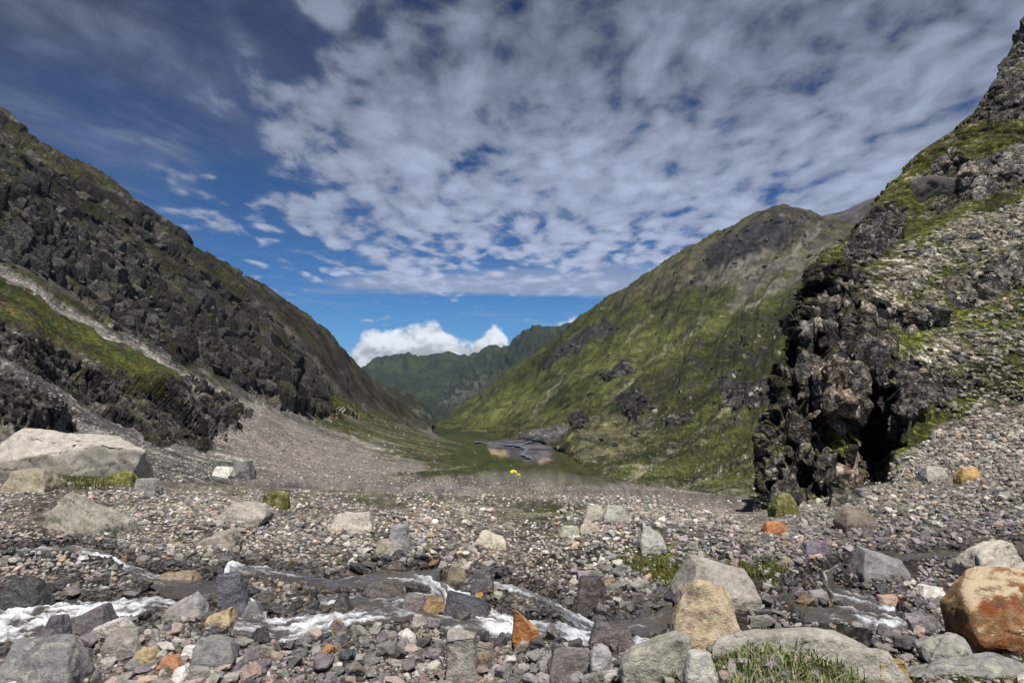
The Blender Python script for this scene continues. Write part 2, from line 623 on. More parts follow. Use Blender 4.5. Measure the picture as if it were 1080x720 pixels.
def ground_colour(q):
    P, pxm, d = q['P'], q['pxm'], q['d']
    x, y = q['wx'], q['wy']
    n = len(P)
    c = np.tile(SOIL, (n, 1))
    st = fbm(P, 1.5, .05, 0, 21, pxm=pxm)
    c = blend(c, sstep(-.1, .6, st) * .5, [.14, .122, .108])
    # paler gravel in the middle distance
    c = blend(c, sstep(11, 22, d) * .7, [.24, .215, .185])
    # gravel sweep of the fan
    far = sstep(45, 95, d)
    c = blend(c, far * .9, FAN * .86)
    lines = fbm(P * np.array([.35, 1, 1]), 40, 2, 0, 31, pxm=pxm)
    c = blend(c, far * sstep(.1, .8, lines) * .3, [.085, .072, .068])
    c = blend(c, far * sstep(.2, .9, -lines) * .3, [.19, .172, .155])
    c = blend(c, sstep(280, 350, d), np.array([.046, .050, .013]) * (1 + .3 * lines)[:, None])
    # wet rock right of the ledge, dark stony band
    c = blend(c, poly_mask(x, y, [(690, 655), (760, 620), (830, 598), (860, 565), (960, 555), (1090, 560), (1090, 590), (1000, 640), (1010, 680), (930, 690)], 10) * .7, [.055, .042, .040])
    c = blend(c, sstep(-1.7, -.3, q['sf']) * .85, [.045, .038, .034])
    g = tone(P, pxm, 41, 2)
    mossn = fbm(P, 3, .1, 0, 51, pxm=pxm)
    for pts, w in MOSS:
        m = poly_mask(x, y, pts, 4) * sstep(-.45, .15, mossn + (w - .6) * 1.2) * w
        c = blend(c, m, np.array([.055, .062, .010]) * g[:, None])
    # valley floor: meadow and river flat
    mead = poly_mask(x, y, [(330, 470), (440, 466), (510, 470), (545, 484), (552, 497), (545, 505), (480, 505), (400, 498), (330, 492)], 4) * sstep(110, 160, d)
    c = blend(c, mead, GRASS_D * 1.5 * g[:, None])
    fl2 = poly_mask(x, y, [(545, 497), (560, 490), (590, 482), (660, 470), (700, 480), (690, 505), (640, 514), (590, 512), (545, 506)], 3) * sstep(150, 220, d)
    v = fbm(P, 30, 1, 0, 61, pxm=pxm)
    c = blend(c, fl2 * .9, np.array([.046, .047, .014]) * g[:, None])
    gs = poly_mask(x, y, [(380, 500), (480, 503), (600, 508), (660, 514), (640, 522), (520, 516), (420, 510)], 4) * sstep(60, 100, d)
    c = blend(c, gs * sstep(.0, .5, lines + .5 * v) * .6, [.085, .082, .040])
    flat = poly_mask(x, y, [(512, 466), (540, 463), (590, 456), (606, 454), (598, 466), (586, 477), (566, 489), (550, 485), (536, 479), (518, 473)], 2) * sstep(300, 480, d)
    c = blend(c, flat, np.array([.115, .108, .118]))
    c = blend(c, flat * sstep(.0, .5, fbm(P * np.array([.4, 1, 1]), 60, 4, 0, 71, pxm=pxm)), [.055, .050, .055])
    c = blend(c, poly_mask(x, y, [(516, 474), (532, 474), (538, 479), (520, 480)], 2) * sstep(300, 480, d), [.32, .24, .15])
    c = blend(c, poly_mask(x, y, [(565, 484), (580, 482), (585, 487), (568, 490)], 2) * sstep(300, 430, d), [.30, .21, .19])
    c = blend(c, sstep(1000, 1400, d), GRASS_D)
    return c * np.clip(tone(P, pxm, 81, 8, .55, 1.5), .5, 1.5)[:, None]


ground, gq, gloft = build_land('ground', grows, M_GROUND, ground_zones, res=1.5, back=False)

# ================================================================== left mountain
LM = [
    [(-230, -40, 480), (0, 121, 560), (65, 163, 600), (130, 205, 640), (190, 249, 680), (245, 286, 740), (300, 320, 840), (345, 350, 960), (387, 397, 1150), (457, 448, 1700)],
    [(-230, 100, 345), (0, 195, 390), (65, 238, 415), (130, 285, 440), (190, 318, 480), (245, 346, 540), (300, 375, 630), (345, 398, 750), (388, 425, 980), (455, 450, 1500)],
    [(-230, 215, 265), (0, 262, 292), (68, 308, 312), (130, 352, 340), (185, 380, 370), (245, 407, 420), (300, 432, 490), (343, 444, 590), (392, 444, 800), (455, 453, 1300)],
    [(-230, 238, 222), (0, 285, 246), (75, 330, 262), (150, 367, 285), (200, 392, 310), (250, 420, 350), (302, 446, 410), (352, 454, 500), (405, 456, 680), (458, 457, 1150)],
    [(-230, 290, 172), (0, 335, 190), (60, 368, 206), (128, 396, 230), (180, 405, 255), (235, 424, 290), (300, 456, 345), (362, 466, 430), (415, 465, 590), (468, 462, 1000)],
    [(-230, 322, 142), (0, 373, 157), (60, 410, 172), (125, 447, 190), (175, 463, 212), (240, 464, 245), (310, 477, 290), (382, 482, 370), (435, 477, 500), (485, 467, 880)],
    [(-230, 400, 96), (0, 432, 112), (60, 447, 122), (120, 464, 138), (185, 480, 155), (240, 489, 178), (320, 495, 215), (400, 497, 280), (460, 489, 400), (508, 473, 750)],
    [(-230, 510, 52), (0, 502, 70), (60, 500, 79), (120, 503, 92), (185, 508, 106), (250, 512, 126), (340, 515, 156), (430, 513, 205), (515, 503, 300), (540, 484, 560)],
    [(-230, 560, 46), (0, 545, 60), (60, 540, 70), (120, 540, 80), (185, 540, 95), (250, 540, 115), (340, 540, 145), (430, 535, 195), (520, 520, 285), (560, 495, 540)],
]
LBAND = [(-60, 332), (20, 350), (60, 366), (100, 388), (132, 393), (180, 402), (225, 409), (262, 436), (258, 450), (232, 470), (215, 477), (190, 468), (163, 470), (140, 452), (100, 432), (60, 405), (-60, 345)]
LOUT = [(-80, 372), (0, 385), (30, 404), (60, 433), (80, 452), (40, 455), (-80, 450)]
FANP = [(258, 424), (272, 427), (300, 442), (345, 460), (400, 480), (470, 497), (540, 507), (640, 517), (640, 535), (500, 535), (380, 522), (300, 502), (222, 466), (248, 452)]
BENCH = [(-80, 262), (0, 272), (60, 305), (120, 347), (180, 380), (230, 404), (290, 440), (262, 428), (225, 408), (180, 401), (130, 394), (95, 385), (60, 364), (20, 346), (-80, 325)]
GULLY = [(-60, 262, 4), (0, 283, 5), (40, 308, 5), (75, 331, 5), (110, 349, 4.5), (150, 366, 3), (185, 388, 2.5), (215, 404, 3), (245, 420, 5), (268, 434, 8)]
GULLY2 = [(250, 392, 1.5), (290, 418, 2), (330, 445, 2.5), (370, 464, 3), (420, 480, 3)]


def left_zones(q):
    P, pxm = q['P'], q['pxm']
    x, y = warp(q, 4.5, 26, 105)
    q['wx'], q['wy'] = x, y
    V = q['V']
    upper = sstep(2.15, 1.75, V + .25 * perlin(np.stack([q['px'] / 30, q['py'] / 60, q['px'] * 0], -1), 9))
    smooth_r = poly_mask(x, y, [(290, 300), (345, 345), (400, 400), (460, 445), (440, 450), (400, 438), (360, 418), (320, 372), (280, 330)], 10)
    band = poly_mask(x, y, LBAND, 2.5)
    out = poly_mask(x, y, LOUT, 2.5)
    fan = poly_mask(x, y, FANP, 5)
    bench = poly_mask(x, y, BENCH, 5)
    gul = np.maximum(stroke(x, y, GULLY), .7 * stroke(x, y, GULLY2))
    cliff = np.clip(upper * (1 - .75 * smooth_r) + band + out, 0, 1) * (1 - fan)
    q.update(cliff=cliff, band=band, out=out, fan=fan, bench=bench, gul=gul, upper=upper, smooth_r=smooth_r)
    D = cliff_disp(q, cliff, [44, 19, 8, 3.6, 1.7], 200, .13)
    D += fbm(P * np.array([1, 1, .45]), 160, 1, 1.0, 210, ridged=True, pxm=pxm) * .032 * (upper * .9 + .12)
    D += fbm(P, 30, .4, .9, 220, pxm=pxm) * (.02 + .05 * cliff) * (1 - .6 * fan)
    A = poly_mask(x, y, LOUT, 9) * 5 + poly_mask(x, y, LBAND, 9) * 3
    D -= gul * 1.0 * q['d'] / 250
    edge = sstep(8.0, 7.2, V)
    ray = np.array([0, 0, CAMZ]) - P
    ray /= np.linalg.norm(ray, axis=1)[:, None]
    return q['N'] * (D * edge)[:, None] + ray * (A * edge)[:, None], left_colour


def left_colour(q):
    P, pxm, N2 = q['P'], q['pxm'], q['N2']
    x, y = q['wx'], q['wy']
    t = tone(P, pxm, 301, 60, .45, 1.7)
    n = len(P)
    up = N2[:, 2]
    c = np.tile(ROCK_D, (n, 1))
    v = fbm(P, 50, .3, 0, 311, pxm=pxm)
    c = blend(c, sstep(.1, .9, v) * .75, ROCK_M)
    strat = fbm(P * np.array([.3, .3, 1.6]), 30, .6, 0, 316, pxm=pxm)
    c = blend(c, sstep(.35, 1.0, strat) * .7, ROCK_L * .8)
    c = blend(c, sstep(.75, 1.1, v) * .5, ROCK_L)
    c = blend(c, q['smooth_r'] * .7, [.050, .044, .027])
    e1, e2 = q['px'] * .79 + q['py'] * .61, -q['px'] * .61 + q['py'] * .79
    led = perlin(np.stack([e1 / 75, e2 / 17, 0 * e1 + 3.3], -1), 900) + .5 * perlin(np.stack([e1 / 30, e2 / 9, 0 * e1 + 7.3], -1), 901)
    g = sstep(-.25, .5, fbm(P, 80, 1, 0, 321, pxm=pxm) + (up - .62) * 3.0)
    c = blend(c, sstep(.14, .34, led) * q['upper'] * (1 - q['smooth_r']) * .9, np.array([.033, .034, .0115]) * (1 + .5 * v)[:, None])
    c = blend(c, sstep(.35, .6, led) * q['upper'] * .6, [.085, .078, .062])
    c = blend(c, g * (q['upper'] * .75 + q['smooth_r'] * .3 + q['band'] * .6 + q['out'] * .3).clip(0, 1), np.array([.024, .024, .0085]))
    low = 1 - q['cliff'].clip(0, 1)
    scree = low * (1 - q['bench']) * (1 - q['smooth_r'] * sstep(3.2, 2.4, q['V']))
    sv = fbm(P, 12, .2, 0, 331, pxm=pxm)
    streak = fbm(np.stack([q['U'] * 40, q['V'] * 1.2, q['V'] * 0], -1), 4, .4, 0, 341)
    sc = np.tile(SCREE, (n, 1)) * (1 + .45 * sv)[:, None]
    sc = blend(sc, sstep(.1, .8, streak) * .5, [.085, .075, .066])
    c = blend(c, scree, sc)
    c = blend(c, scree * sstep(.55, .9, sv + .2 * streak), [.33, .30, .28])
    bn = fbm(P, 25, .5, 0, 351, pxm=pxm)
    gcol = np.tile(GRASS_D * 1.5, (n, 1))
    gcol = blend(gcol, sstep(-.1, .7, bn), GRASS * 1.0)
    gcol = blend(gcol, sstep(.4, .9, fbm(P, 40, 1, 0, 356, pxm=pxm)), [.085, .066, .028])
    c = blend(c, q['bench'] * (1 - q['gul']) * sstep(-1.1, -.3, bn), gcol)
    c = blend(c, poly_mask(x, y, [(138, 398), (165, 398), (178, 412), (150, 415), (140, 408)], 4) * .8, GRASS * .8)
    c = blend(c, poly_mask(x, y, [(-20, 452), (60, 452), (95, 462), (70, 470), (-20, 468)], 5) * .7 * sstep(-.4, .2, bn), GRASS_D)
    # meadow and grassy foot down the valley
    mead = poly_mask(x, y, [(325, 405), (370, 425), (420, 446), (470, 462), (520, 474), (545, 490), (545, 506), (470, 496), (400, 479), (345, 459), (318, 442)], 5)
    mv = fbm(P, 60, .5, 0, 361, pxm=pxm)
    c = blend(c, mead * (.55 + .45 * sstep(-.7, .1, mv + sstep(400, 480, x) * .8)) * .95, gcol * 1.1)
    c = blend(c, mead * sstep(.55, .8, sv), [.26, .25, .22])
    fcol = np.tile(FAN, (n, 1)) * (1 + .16 * sv)[:, None]
    fcol = blend(fcol, sstep(.1, .9, fbm(np.stack([q['U'] * 3, q['V'] * 9, q['V'] * 0], -1), 3, .3, 0, 371)) * .22, [.10, .082, .076])
    c = blend(c, q['fan'], fcol)
    c = blend(c, q['gul'] * .85, np.array([.27, .24, .215]))
    t = 1 + (t - 1) * (1 - .75 * q['fan'])
    return c * t[:, None]


lm, lq, lloft = build_land('left_mountain', LM, M_LAND, left_zones, res=1.1)

# ================================================================== right valley side
RM = [
    [(452, 450, 2500), (490, 427, 2350), (540, 392, 2150), (600, 346, 2000), (650, 312, 1850), (700, 280, 1750), (760, 247, 1650), (824, 221, 1550), (868, 229, 1600), (980, 250, 1700)],
    [(458, 453, 2150), (497, 440, 2000), (550, 412, 1800), (610, 378, 1600), (665, 350, 1450), (715, 322, 1350), (775, 295, 1250), (835, 270, 1150), (880, 275, 1150), (980, 290, 1200)],
    [(468, 458, 1800), (510, 450, 1650), (560, 430, 1450), (620, 405, 1200), (680, 382, 1050), (730, 364, 950), (790, 345, 850), (845, 328, 780), (890, 330, 760), (980, 340, 760)],
    [(482, 462, 1500), (525, 457, 1300), (575, 445, 1120), (635, 432, 900), (690, 422, 750), (745, 410, 660), (800, 398, 580), (850, 390, 520), (900, 390, 500), (980, 395, 500)],
    [(502, 466, 1250), (550, 462, 1050), (600, 458, 880), (645, 460, 680), (695, 462, 540), (750, 460, 460), (800, 455, 400), (850, 450, 360), (900, 450, 340), (980, 450, 340)],
    [(530, 470, 1050), (572, 468, 880), (603, 484, 560), (632, 503, 350), (672, 516, 250), (730, 527, 200), (790, 538, 172), (840, 547, 152), (900, 550, 145), (980, 550, 140)],
    [(545, 485, 1000), (590, 490, 830), (615, 505, 520), (640, 525, 320), (680, 540, 230), (735, 550, 185), (790, 560, 160), (840, 570, 140), (900, 575, 135), (980, 575, 130)],
]
ROUT = [([(655, 425), (680, 417), (690, 430), (672, 440), (655, 436)], 1), ([(762, 402), (800, 402), (822, 410), (820, 428), (780, 435), (760, 428)], 1),
        ([(604, 440), (618, 438), (620, 450), (606, 452)], 1), ([(630, 395), (660, 382), (668, 392), (640, 402)], .7), ([(700, 440), (730, 436), (728, 446), (702, 448)], .6),
        ([(575, 372), (640, 335), (655, 345), (600, 378), (570, 390)], .45), ([(740, 262), (820, 226), (850, 235), (800, 268), (750, 285)], .5)]


SPUR = [(850, 300, 20), (800, 342, 22), (740, 384, 24), (690, 416, 24), (645, 448, 20), (612, 468, 12)]


def right_zones(q):
    P, pxm = q['P'], q['pxm']
    x, y = warp(q, 4.0, 24, 405)
    q['wx'], q['wy'] = x, y
    cl = np.zeros(len(P))
    nz = fbm(P, 70, 2, 0, 415, pxm=pxm)
    for pts, w in ROUT:
        cl = np.maximum(cl, poly_mask(x, y, pts, 4) * w)
    cl = np.clip(cl + sstep(.75, 1.05, nz) * .45, 0, 1)
    q['cl'] = cl
    # ribs and gullies run down the slope
    U, V = q['U'], q['V']
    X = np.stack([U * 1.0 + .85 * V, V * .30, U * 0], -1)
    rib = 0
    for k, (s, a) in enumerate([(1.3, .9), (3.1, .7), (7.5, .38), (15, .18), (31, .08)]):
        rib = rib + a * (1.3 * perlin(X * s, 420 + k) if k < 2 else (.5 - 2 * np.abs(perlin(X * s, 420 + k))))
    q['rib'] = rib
    D = rib * (.0105 - .004 * sstep(1.6, .3, V)) * q['d']
    D += cliff_disp(q, cl, [26, 11, 5], 430, .16)
    D += fbm(P, 120, 1, .95, 440, pxm=pxm) * .020
    D += cl * .003 * q['d'] + stroke(x, y, SPUR, .9) * .012 * q['d']
    D += fbm(P, 90, 2, 1.0, 445, ridged=True, pxm=pxm) * .05 * sstep(1.6, .0, V)
    D *= sstep(6.0, 5.2, V) * sstep(-2, -.05, V)
    return D, right_colour


def right_colour(q):
    P, pxm = q['P'], q['pxm']
    x, y = q['wx'], q['wy']
    n = len(P)
    v = fbm(P, 130, 1, 0, 451, pxm=pxm)
    w = fbm(P, 25, .4, 0, 455, pxm=pxm)
    c = np.tile([.054, .062, .0125], (n, 1))
    c = blend(c, sstep(.0, .9, v), [.085, .095, .027])
    c = blend(c, sstep(.1, .9, -v + .3 * w), [.026, .032, .0075])
    c = blend(c, sstep(.4, .9, w) * .35, [.062, .054, .021])
    u1, u2 = (x * .80 - y * .60), (x * .60 + y * .80)
    diag = np.stack([u1 / 70, u2 / 9, u1 * 0], -1)
    dg = perlin(diag, 480) + .6 * perlin(diag * 2.1, 481) + .4 * perlin(diag * 4.3, 482)
    c = blend(c, sstep(.3, .9, dg) * .55, [.022, .026, .0065])
    c = blend(c, sstep(.2, .9, -dg) * .45, [.088, .098, .028])
    c = blend(c, sstep(.62, .9, perlin(diag * np.array([1.6, 2.2, 1]), 485) + .5 * w) * .6, [.17, .155, .115])
    spots = fbm(P, 30, .4, 0, 487, pxm=pxm)
    c = blend(c, sstep(.7, 1.05, spots) * .6, [.034, .032, .018])
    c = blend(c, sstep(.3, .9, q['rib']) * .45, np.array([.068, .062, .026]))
    c = blend(c, sstep(-.1, -.8, q['rib']) * .6, np.array([.024, .028, .0085]))  # shade of the gullies put into the colour
    lush = [[(600, 440), (660, 395), (720, 360), (780, 335), (770, 350), (700, 395), (650, 425)], [(480, 455), (520, 425), (570, 395), (560, 425), (520, 450)],
            [(640, 400), (720, 345), (690, 345), (620, 385)], [(800, 325), (860, 288), (870, 300), (850, 320), (800, 345)]]
    for pts in lush:
        c = blend(c, poly_mask(x, y, pts, 10) * .75, np.array([.112, .124, .033]))
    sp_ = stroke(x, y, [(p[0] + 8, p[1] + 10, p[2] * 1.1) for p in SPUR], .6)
    c = blend(c, sp_ * (.45 + .4 * sstep(-.3, .4, w)), [.024, .028, .0095])  # shaded flank of the spur painted in as a dark green band
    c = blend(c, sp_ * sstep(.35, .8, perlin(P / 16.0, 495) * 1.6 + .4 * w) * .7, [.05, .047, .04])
    # bare upper slopes and peak
    top = poly_mask(x, y, [(640, 318), (700, 278), (760, 245), (825, 215), (990, 200), (990, 290), (870, 275), (830, 285), (790, 300), (740, 300), (690, 312)], 14)
    c = blend(c, top * .8, np.array([.080, .069, .047]) * (1 + .45 * v + .25 * w)[:, None])
    c = blend(c, poly_mask(x, y, [(780, 240), (824, 219), (868, 226), (840, 250), (800, 268), (775, 268)], 6) * .75, [.030, .028, .022])
    c = blend(c, poly_mask(x, y, [(722, 292), (765, 278), (800, 272), (835, 268), (860, 252), (880, 252), (860, 280), (815, 300), (790, 322), (765, 335), (780, 305), (740, 300)], 4) * (.25 + .5 * sstep(-.3, .5, w + .6 * dg)), [.155, .142, .130])
    for pts in ([(824, 226, 1.5), (818, 245, 2), (806, 262, 3), (780, 282, 4)], [(868, 236, 2), (845, 256, 3), (822, 275, 3.5)], [(800, 240, 1), (790, 258, 1.5)], [(845, 290, 2.5), (815, 318, 4), (790, 335, 2.5)]):
        c = blend(c, stroke(x, y, pts, .7) * .7, [.19, .175, .16])
    c = blend(c, top * sstep(.3, .8, w) * .3, [.15, .135, .115])
    c = blend(c, stroke(x, y, [(548, 467, 5), (575, 462, 6), (600, 454, 5), (622, 446, 2.5)], .7) * .9, np.array([.115, .11, .118]) * (1 + .25 * w)[:, None])
    # tracks of rubble down the slope
    for pts in ([(745, 335, 2), (700, 372, 2), (655, 420, 2.5), (620, 455, 4)], [(830, 405, 1.5), (780, 430, 1.8), (735, 455, 2.2), (690, 485, 3), (660, 510, 5)], [(760, 500, 2), (700, 515, 3)], [(690, 330, 2), (660, 360, 1)], [(590, 400, 1.5), (560, 440, 2)]):
        c = blend(c, stroke(x, y, pts, .8) * (.3 + .5 * sstep(-.2, .6, w)), [.24, .215, .16])
    foot = poly_mask(x, y, [(600, 452), (645, 445), (690, 440), (700, 470), (670, 505), (645, 520), (610, 500), (596, 470)], 8)
    c = blend(c, foot * sstep(-.4, .5, v + w * .5) * .7, [.17, .15, .085])
    c = blend(c, poly_mask(x, y, [(660, 512), (720, 500), (800, 515), (800, 560), (650, 540)], 8) * sstep(-.3, .5, w) * .7, [.16, .15, .11])
    c = blend(c, sstep(.15, .55, q['cl']), ROCK_D * 1.3 * (1 + .4 * w)[:, None])
    c = blend(c, sstep(.3, .7, q['cl']) * sstep(.2, .7, w), ROCK_M * 1.2)
    c = blend(c, sstep(.85, 1.15, fbm(P, 14, .4, 0, 465, pxm=pxm)) * .8, [.36, .34, .29])
    return c * tone(P, pxm, 461, 60, .55, 1.5)[:, None]


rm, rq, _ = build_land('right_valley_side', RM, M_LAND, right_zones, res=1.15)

# ridge behind the peak
RB = [
    [(800, 262, 2300), (850, 236, 2250), (890, 222, 2200), (925, 209, 2150), (975, 206, 2150), (1100, 180, 2150)],
    [(800, 290, 2050), (850, 262, 2000), (890, 250, 1950), (925, 240, 1900), (975, 240, 1880), (1100, 220, 1880)],
    [(800, 330, 1800), (850, 300, 1780), (890, 290, 1720), (925, 285, 1650), (975, 285, 1620), (1100, 280, 1620)],
]


def rb_zones(q):
    D = fbm(q['P'], 200, 3, 1, 470, ridged=True, pxm=q['pxm']) * .025 + fbm(q['P'], 60, 3, 1, 472, pxm=q['pxm']) * .03
    return D * sstep(2, 1.6, q['V']), lambda q: np.tile([.085, .078, .074], (len(D), 1)) * tone(q['P'], q['pxm'], 473, 100)[:, None]


build_land('back_ridge', RB, M_LAND, rb_zones, res=1.3)

# ================================================================== right crag
RC0 = [
    [(868, 268, 150), (893, 252, 165), (912, 228, 180), (940, 196, 195), (970, 168, 205), (1000, 147, 210), (1035, 118, 215), (1057, 84, 220), (1080, 42, 230), (1230, -90, 255)],
    [(852, 300, 120), (880, 290, 128), (905, 275, 140), (935, 255, 155), (968, 235, 165), (1000, 212, 172), (1035, 190, 178), (1060, 170, 182), (1090, 150, 188), (1230, 80, 205)],
    [(838, 338, 92), (865, 335, 94), (893, 328, 104), (925, 312, 118), (960, 292, 130), (1000, 275, 138), (1035, 258, 144), (1062, 246, 148), (1095, 235, 152), (1230, 195, 165)],
    [(829, 385, 80), (855, 385, 79), (885, 380, 84), (918, 372, 92), (955, 355, 104), (1000, 340, 112), (1035, 328, 116), (1065, 320, 119), (1100, 312, 122), (1230, 285, 132)],
    [(806, 450, 72), (840, 450, 68), (875, 445, 70), (912, 440, 76), (950, 425, 84), (995, 408, 92), (1035, 395, 96), (1068, 388, 98), (1105, 380, 101), (1230, 360, 109)],
    [(799, 505, 66), (835, 505, 63), (870, 503, 64), (908, 495, 67), (948, 475, 72), (992, 455, 78), (1035, 440, 82), (1070, 432, 84), (1110, 425, 87), (1230, 405, 93)],
    [(797, 550, 62), (830, 552, 60), (868, 545, 58), (905, 535, 57), (945, 515, 60), (990, 495, 62), (1035, 480, 64), (1072, 472, 66), (1115, 465, 68), (1230, 440, 73)],
    [(797, 600, 58), (830, 602, 55), (868, 595, 53), (905, 585, 52), (945, 565, 55), (990, 545, 57), (1035, 530, 59), (1072, 522, 61), (1115, 515, 63), (1230, 490, 68)],
]
# the left flank of the crag turns away from the camera: extra column behind its edge
RC = []
for r in RC0:
    a = r[0]
    RC.append([(a[0] + 38, a[1] + 6, a[2] * 1.45), (a[0] + 6, a[1] + 1, a[2] * 1.12)] + r)
FACE = [(790, 560), (800, 450), (825, 385), (835, 335), (860, 285), (880, 275), (905, 290), (925, 315), (945, 345), (940, 372), (985, 385), (1010, 405), (975, 420), (960, 445), (945, 480), (930, 520), (900, 545), (860, 560)]
CRAGS = [[(890, 268), (905, 240), (935, 215), (955, 222), (950, 250), (925, 275), (900, 290)], [(965, 195), (1010, 155), (1022, 175), (1080, 150), (1095, 200), (1040, 205), (985, 222)],
         [(1025, 130), (1050, 85), (1085, 25), (1130, 20), (1130, 110), (1070, 128)], [(1000, 300), (1090, 255), (1130, 270), (1080, 300), (1010, 325)],
         [(950, 395), (1020, 395), (1030, 412), (975, 430), (950, 440)], [(938, 330), (985, 320), (1000, 335), (960, 352)]]
TALUS = [[(905, 300), (950, 262), (1010, 232), (1080, 215), (1120, 205), (1120, 285), (1060, 262), (1000, 275), (940, 335), (915, 335)],
         [(945, 372), (1000, 350), (1060, 348), (1120, 330), (1120, 360), (1060, 365), (1000, 392), (950, 392)]]


def crag_zones(q):
    P, pxm = q['P'], q['pxm']
    x, y = warp(q, 4.5, 24, 505)
    q['wx'], q['wy'] = x, y
    face = np.maximum(poly_mask(x, y, FACE, 4), sstep(2.0, 1.6, q['U']))
    cr = np.zeros(len(P))
    for p in CRAGS:
        cr = np.maximum(cr, poly_mask(x, y, p, 4))
    tal = np.zeros(len(P))
    for p in TALUS:
        tal = np.maximum(tal, poly_mask(x, y, p, 7))
    cl = np.clip(face + cr * .85, 0, 1)
    base = poly_mask(x, y, [(780, 545), (850, 548), (905, 530), (945, 500), (985, 455), (1040, 432), (1130, 415), (1130, 620), (780, 620)], 5)
    cl *= 1 - base * (1 - poly_mask(x, y, [(790, 480), (940, 480), (930, 520), (860, 555), (790, 560)], 3))
    q.update(cl=cl, tal=tal, face=face, base=base, cr=cr)
    A = cliff_disp(q, cl, [16, 7, 3.2, 1.5, .7], 510, .30, (1, 1, .55))
    D = np.zeros(len(P))
    D += fbm(P * np.array([1, 1, .4]), 40, .6, 1.0, 520, ridged=True, pxm=pxm) * .022 * (cl * 1.2 + .3)
    D += fbm(P, 12, .15, .9, 530, pxm=pxm) * (.045 + .05 * cl)
    # steps across the slope
    stp = fbm(P * np.array([.3, .3, 1]), 18, .8, 0, 540, pxm=pxm)
    D += sstep(.1, .5, stp) * .9 * (1 - base) * (1 - tal * .5)
    # deep clefts and buttresses of the face
    for pts, a in (([(905, 395, 5), (918, 430, 8), (925, 470, 13), (918, 505, 15), (905, 530, 12)], -9), ([(850, 335, 4), (862, 380, 5), (858, 430, 8), (852, 480, 9), (858, 540, 9)], -7),
                   ([(815, 480, 5), (812, 520, 8), (808, 550, 8)], -4.5), ([(835, 360, 5), (838, 420, 6), (828, 470, 6)], -4), ([(935, 415, 8), (955, 430, 8)], -3),
                   ([(872, 395, 14), (880, 425, 16)], 3.0), ([(888, 480, 10), (894, 520, 16)], 3.2), ([(830, 530, 14), (838, 545, 14)], 2.5), ([(985, 205, 22), (1010, 190, 16)], -5.5),
                   ([(895, 365, 5), (905, 390, 6)], -4), ([(820, 500, 5), (823, 540, 6)], 1.5), ([(940, 440, 4), (952, 470, 4)], 1.5)):
        A += stroke(x, y, pts, .35) * a
    edge = sstep(7.0, 6.3, q['V'])
    out = np.array([0, 0, CAMZ]) - P
    out[:, 2] *= .3
    out /= np.linalg.norm(out, axis=1)[:, None]
    D = q['N'] * ((D + A * .25) * edge)[:, None] + out * (A * .85 * edge)[:, None]
    return D, crag_colour


def crag_colour(q):
    P, pxm, N2 = q['P'], q['pxm'], q['N2']
    x, y = q['wx'], q['wy']
    n = len(P)
    up = N2[:, 2]
    v = fbm(P, 30, .3, 0, 551, pxm=pxm)
    w = fbm(P, 7, .1, 0, 555, pxm=pxm)
    gr = np.tile(GRASS * .8, (n, 1))
    gr = blend(gr, sstep(.0, .8, v), [.080, .090, .017])
    gr = blend(gr, sstep(.0, .9, -v + .4 * w) * .8, GRASS_D * .9)
    gr = blend(gr, sstep(.4, .9, w) * .6, [.10, .082, .032])
    c = gr
    # stones lying in the grass
    c = blend(c, sstep(.35, .75, w + .25 * v) * .6, [.21, .19, .155])
    tv = np.tile([.23, .205, .17], (n, 1)) * (1 + .5 * w)[:, None]
    c = blend(c, q['tal'] * sstep(-.5, .2, w + .3 * v) * .9, tv)
    rk = np.tile(ROCK_D * 1.0, (n, 1))
    rk = blend(rk, sstep(-.1, .8, v + .4 * w), ROCK_M * 1.15)
    rk = blend(rk, sstep(.5, 1.0, fbm(P * np.array([.4, .4, 1.4]), 12, .2, 0, 565, pxm=pxm)), ROCK_L * .8)
    knob = np.maximum(poly_mask(x, y, [(852, 392), (875, 388), (890, 400), (895, 425), (875, 440), (855, 425)], 4), poly_mask(x, y, [(880, 480), (902, 470), (912, 500), (908, 528), (885, 530)], 4))
    rk = blend(rk, knob * .8, ROCK_TAN * (1 + .3 * w)[:, None])
    rk = blend(rk, q['cr'] * .7, np.array([.20, .185, .17]) * (1 + .5 * w)[:, None])
    c = blend(c, q['cl'], rk)
    c = blend(c, q['cl'] * sstep(.45, .75, up + .25 * v) * .8, GRASS * .7)
    for pts in ([(818, 530), (840, 525), (848, 540), (835, 550), (818, 548)], [(865, 455), (900, 440), (915, 462), (890, 485), (868, 475)], [(840, 375), (870, 372), (870, 390), (842, 392)]):
        c = blend(c, poly_mask(x, y, pts, 3) * sstep(-.6, .1, w) * .9, GRASS * .85)
    for pts in ([(970, 340), (1030, 322), (1090, 310), (1130, 300), (1130, 340), (1060, 350), (1000, 356), (955, 374), (940, 390), (945, 370)], [(930, 395), (1010, 388), (1090, 375), (1130, 372), (1130, 395), (1050, 402), (990, 404), (930, 412)], [(930, 240), (1000, 165), (1060, 130), (1130, 110), (1130, 150), (1040, 165), (960, 225)]):
        c = blend(c, poly_mask(x, y, pts, 6) * sstep(-.7, .0, w) * .7, gr)
    bs = np.tile([.20, .175, .155], (n, 1)) * (1 + .55 * w)[:, None]
    bs = blend(bs, sstep(.1, .8, v) * .6, [.10, .09, .055])
    c = blend(c, q['base'] * (1 - q['cl']), bs)
    return c * tone(P, pxm, 561, 20, .5, 1.55)[:, None]


crag, cq, _ = build_land('right_crag', RC, M_NEARLAND, crag_zones, res=.9, smooth=False)

